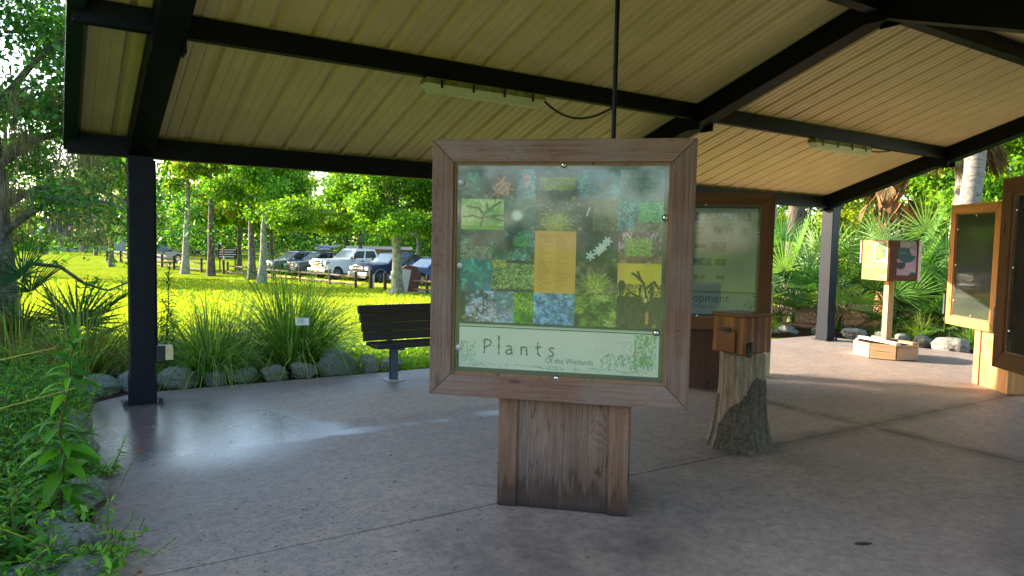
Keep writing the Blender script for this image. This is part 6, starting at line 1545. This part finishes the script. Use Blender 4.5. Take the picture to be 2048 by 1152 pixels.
# utility pole with boxes
t = thing('utility_pole', 'grey utility pole with meter boxes beyond the palmettos', 'pole', (19.6, 15.0, -.03))
MB().tube([(0, 0, 0), (0, 0, 3.45)], .11, 12).build('pole', M['bark_pine'], t, smooth=60)
MB().tube([(-.17, -.05, 0), (-.17, -.05, 3.0)], .045, 8).build('conduit', M['galv'], t, smooth=60)
for (x, z, w, hh) in ((-.15, 2.6, .13, .32), (-.2, 1.95, .11, .3), (.1, 2.95, .09, .18)):
    MB().box(x-w, x+w, -.24, -.09, z, z+hh).build('meter_box', M['boltgrey'], t, bevel=.01)
MB().box(-.1, .55, -.03, .03, 3.25, 3.31).build('bracket_arm', M['galv'], t)
# litter bin style post beside the brown board
t = thing('marker_post', 'pale green square post standing right behind the brown board', 'post', (7.44, 5.70, 0)); MB().box(-.045, .045, -.045, .045, .001, 1.15).build('post_body', M['postgreen'] if 'postgreen' in M else plain('pale_green_paint', (.30, .32, .22), .5), t, bevel=.008); MB().box(-.052, .052, -.052, .052, 1.15, 1.17).build('cap', M['signwhite'], t, bevel=.006)

# ------------------------------------------------------------------ far woods: one mass
def woods():
    rng = np.random.default_rng(91); parts = []; tk = MB(); C0 = []
    def band(h0, h1, r0, r1, n, hmax, per, rc, L, pal, hmin=.5):
        a = np.radians(rng.uniform(h0, h1, n)); r = rng.uniform(r0, r1, n); z = rng.uniform(hmin, 1, n)**.8*hmax*rng.uniform(.5, 1., n)
        anc = np.stack([np.sin(a)*r, np.cos(a)*r, z-1.1], -1); parts.append(crown(rng, anc, per, rc, L, L*.65, pal, .8, var=.4))
    band(-12, 36, 135, 165, 620, 14, 60, 2.8, .8, G_OAK+G_MID, .02)
    band(5, 34, 92, 114, 460, 10.5, 65, 2.0, .55, G_DARK+G_OAK+G_MID, .03)
    band(-10, 9, 150, 170, 120, 9, 60, 2.2, .7, G_MID, .02)
    band(34, 84, 46, 66, 480, 10, 75, 1.5, .34, G_OAK+G_DARK+G_MID, .02)
    band(40, 78, 30, 40, 200, 4.2, 80, 1.0, .22, G_MID+G_OAK+G_YEL, .02)
    band(120, 292, 26, 42, 520, 11.5, 75, 1.4, .34, G_OAK+G_DARK, .02)
    V, F, C = join(parts); tag(npmesh('far_woods', V, F, M['leaf_far'], None, C), kind='stuff')
    for k in range(60):
        a = R(rng.uniform(-10, 36)); r = rng.uniform(95, 150); x, y = math.sin(a)*r, math.cos(a)*r; tk.tube([(x, y, -1.3), (x+rng.normal(0, .3), y, rng.uniform(7, 11))], [.25, .12], 6)
    for k in range(40):
        a = R(rng.uniform(36, 80)); r = rng.uniform(44, 62); x, y = math.sin(a)*r, math.cos(a)*r; tk.tube([(x, y, -1.3), (x+rng.normal(0, .3), y, rng.uniform(5, 9))], [.2, .1], 6)
    tag(tk.build('far_woods_trunks', M['bark_oak'], smooth=60), kind='stuff')
woods()

# ------------------------------------------------------------------ light, sky, camera
SUN_HD, SUN_EL = 322., 16.5
w = bpy.data.worlds.new('World'); SC.world = w; w.use_nodes = True; nt = w.node_tree; nt.nodes.clear()
sky = nt.nodes.new('ShaderNodeTexSky'); sky.sky_type = 'NISHITA'; sky.sun_disc = False; sky.sun_elevation = R(SUN_EL); sky.sun_rotation = R(SUN_HD)
sky.air_density = 1.0; sky.dust_density = 1.0; sky.ozone_density = 1.0
bg = nt.nodes.new('ShaderNodeBackground'); bg.inputs[1].default_value = .15; wo = nt.nodes.new('ShaderNodeOutputWorld'); nt.links.new(sky.outputs[0], bg.inputs[0]); nt.links.new(bg.outputs[0], wo.inputs[0])
sd = Vector((math.sin(R(SUN_HD))*math.cos(R(SUN_EL)), math.cos(R(SUN_HD))*math.cos(R(SUN_EL)), math.sin(R(SUN_EL))))
sl = bpy.data.lights.new('sun', 'SUN'); sl.energy = 4.2; sl.angle = R(.5); sl.color = (1., .88, .70)
so = bpy.data.objects.new('sun', sl); COL.objects.link(so); so.rotation_euler = (-sd).to_track_quat('-Z', 'Y').to_euler()

cam = bpy.data.cameras.new('camera'); co = bpy.data.objects.new('camera', cam); COL.objects.link(co)
pi_, ro, ya = -.0637, .0217, .5733
fw = Vector((math.sin(ya)*math.cos(pi_), math.cos(ya)*math.cos(pi_), math.sin(pi_))); r_ = Vector((math.cos(ya), -math.sin(ya), 0)); u_ = r_.cross(fw)
r2 = r_*math.cos(ro)+u_*math.sin(ro); u2 = u_*math.cos(ro)-r_*math.sin(ro)
m3 = Matrix((r2, u2, -fw)).transposed(); co.matrix_world = Matrix.Translation((0, 0, 1.6)) @ m3.to_4x4()
cam.sensor_width = 36; cam.lens = 36*1433.92/2048; cam.clip_end = 2000; cam.clip_start = .05
SC.camera = co
SC.view_settings.view_transform = 'Standard'; SC.view_settings.look = 'None'; SC.view_settings.exposure = 2.35; SC.view_settings.gamma = 1
SC.cycles.max_bounces = 8; SC.cycles.diffuse_bounces = 4; SC.cycles.glossy_bounces = 4; SC.cycles.transmission_bounces = 4; SC.cycles.transparent_max_bounces = 8
SC.cycles.use_denoising = True
SC.cycles.sample_clamp_indirect = 6
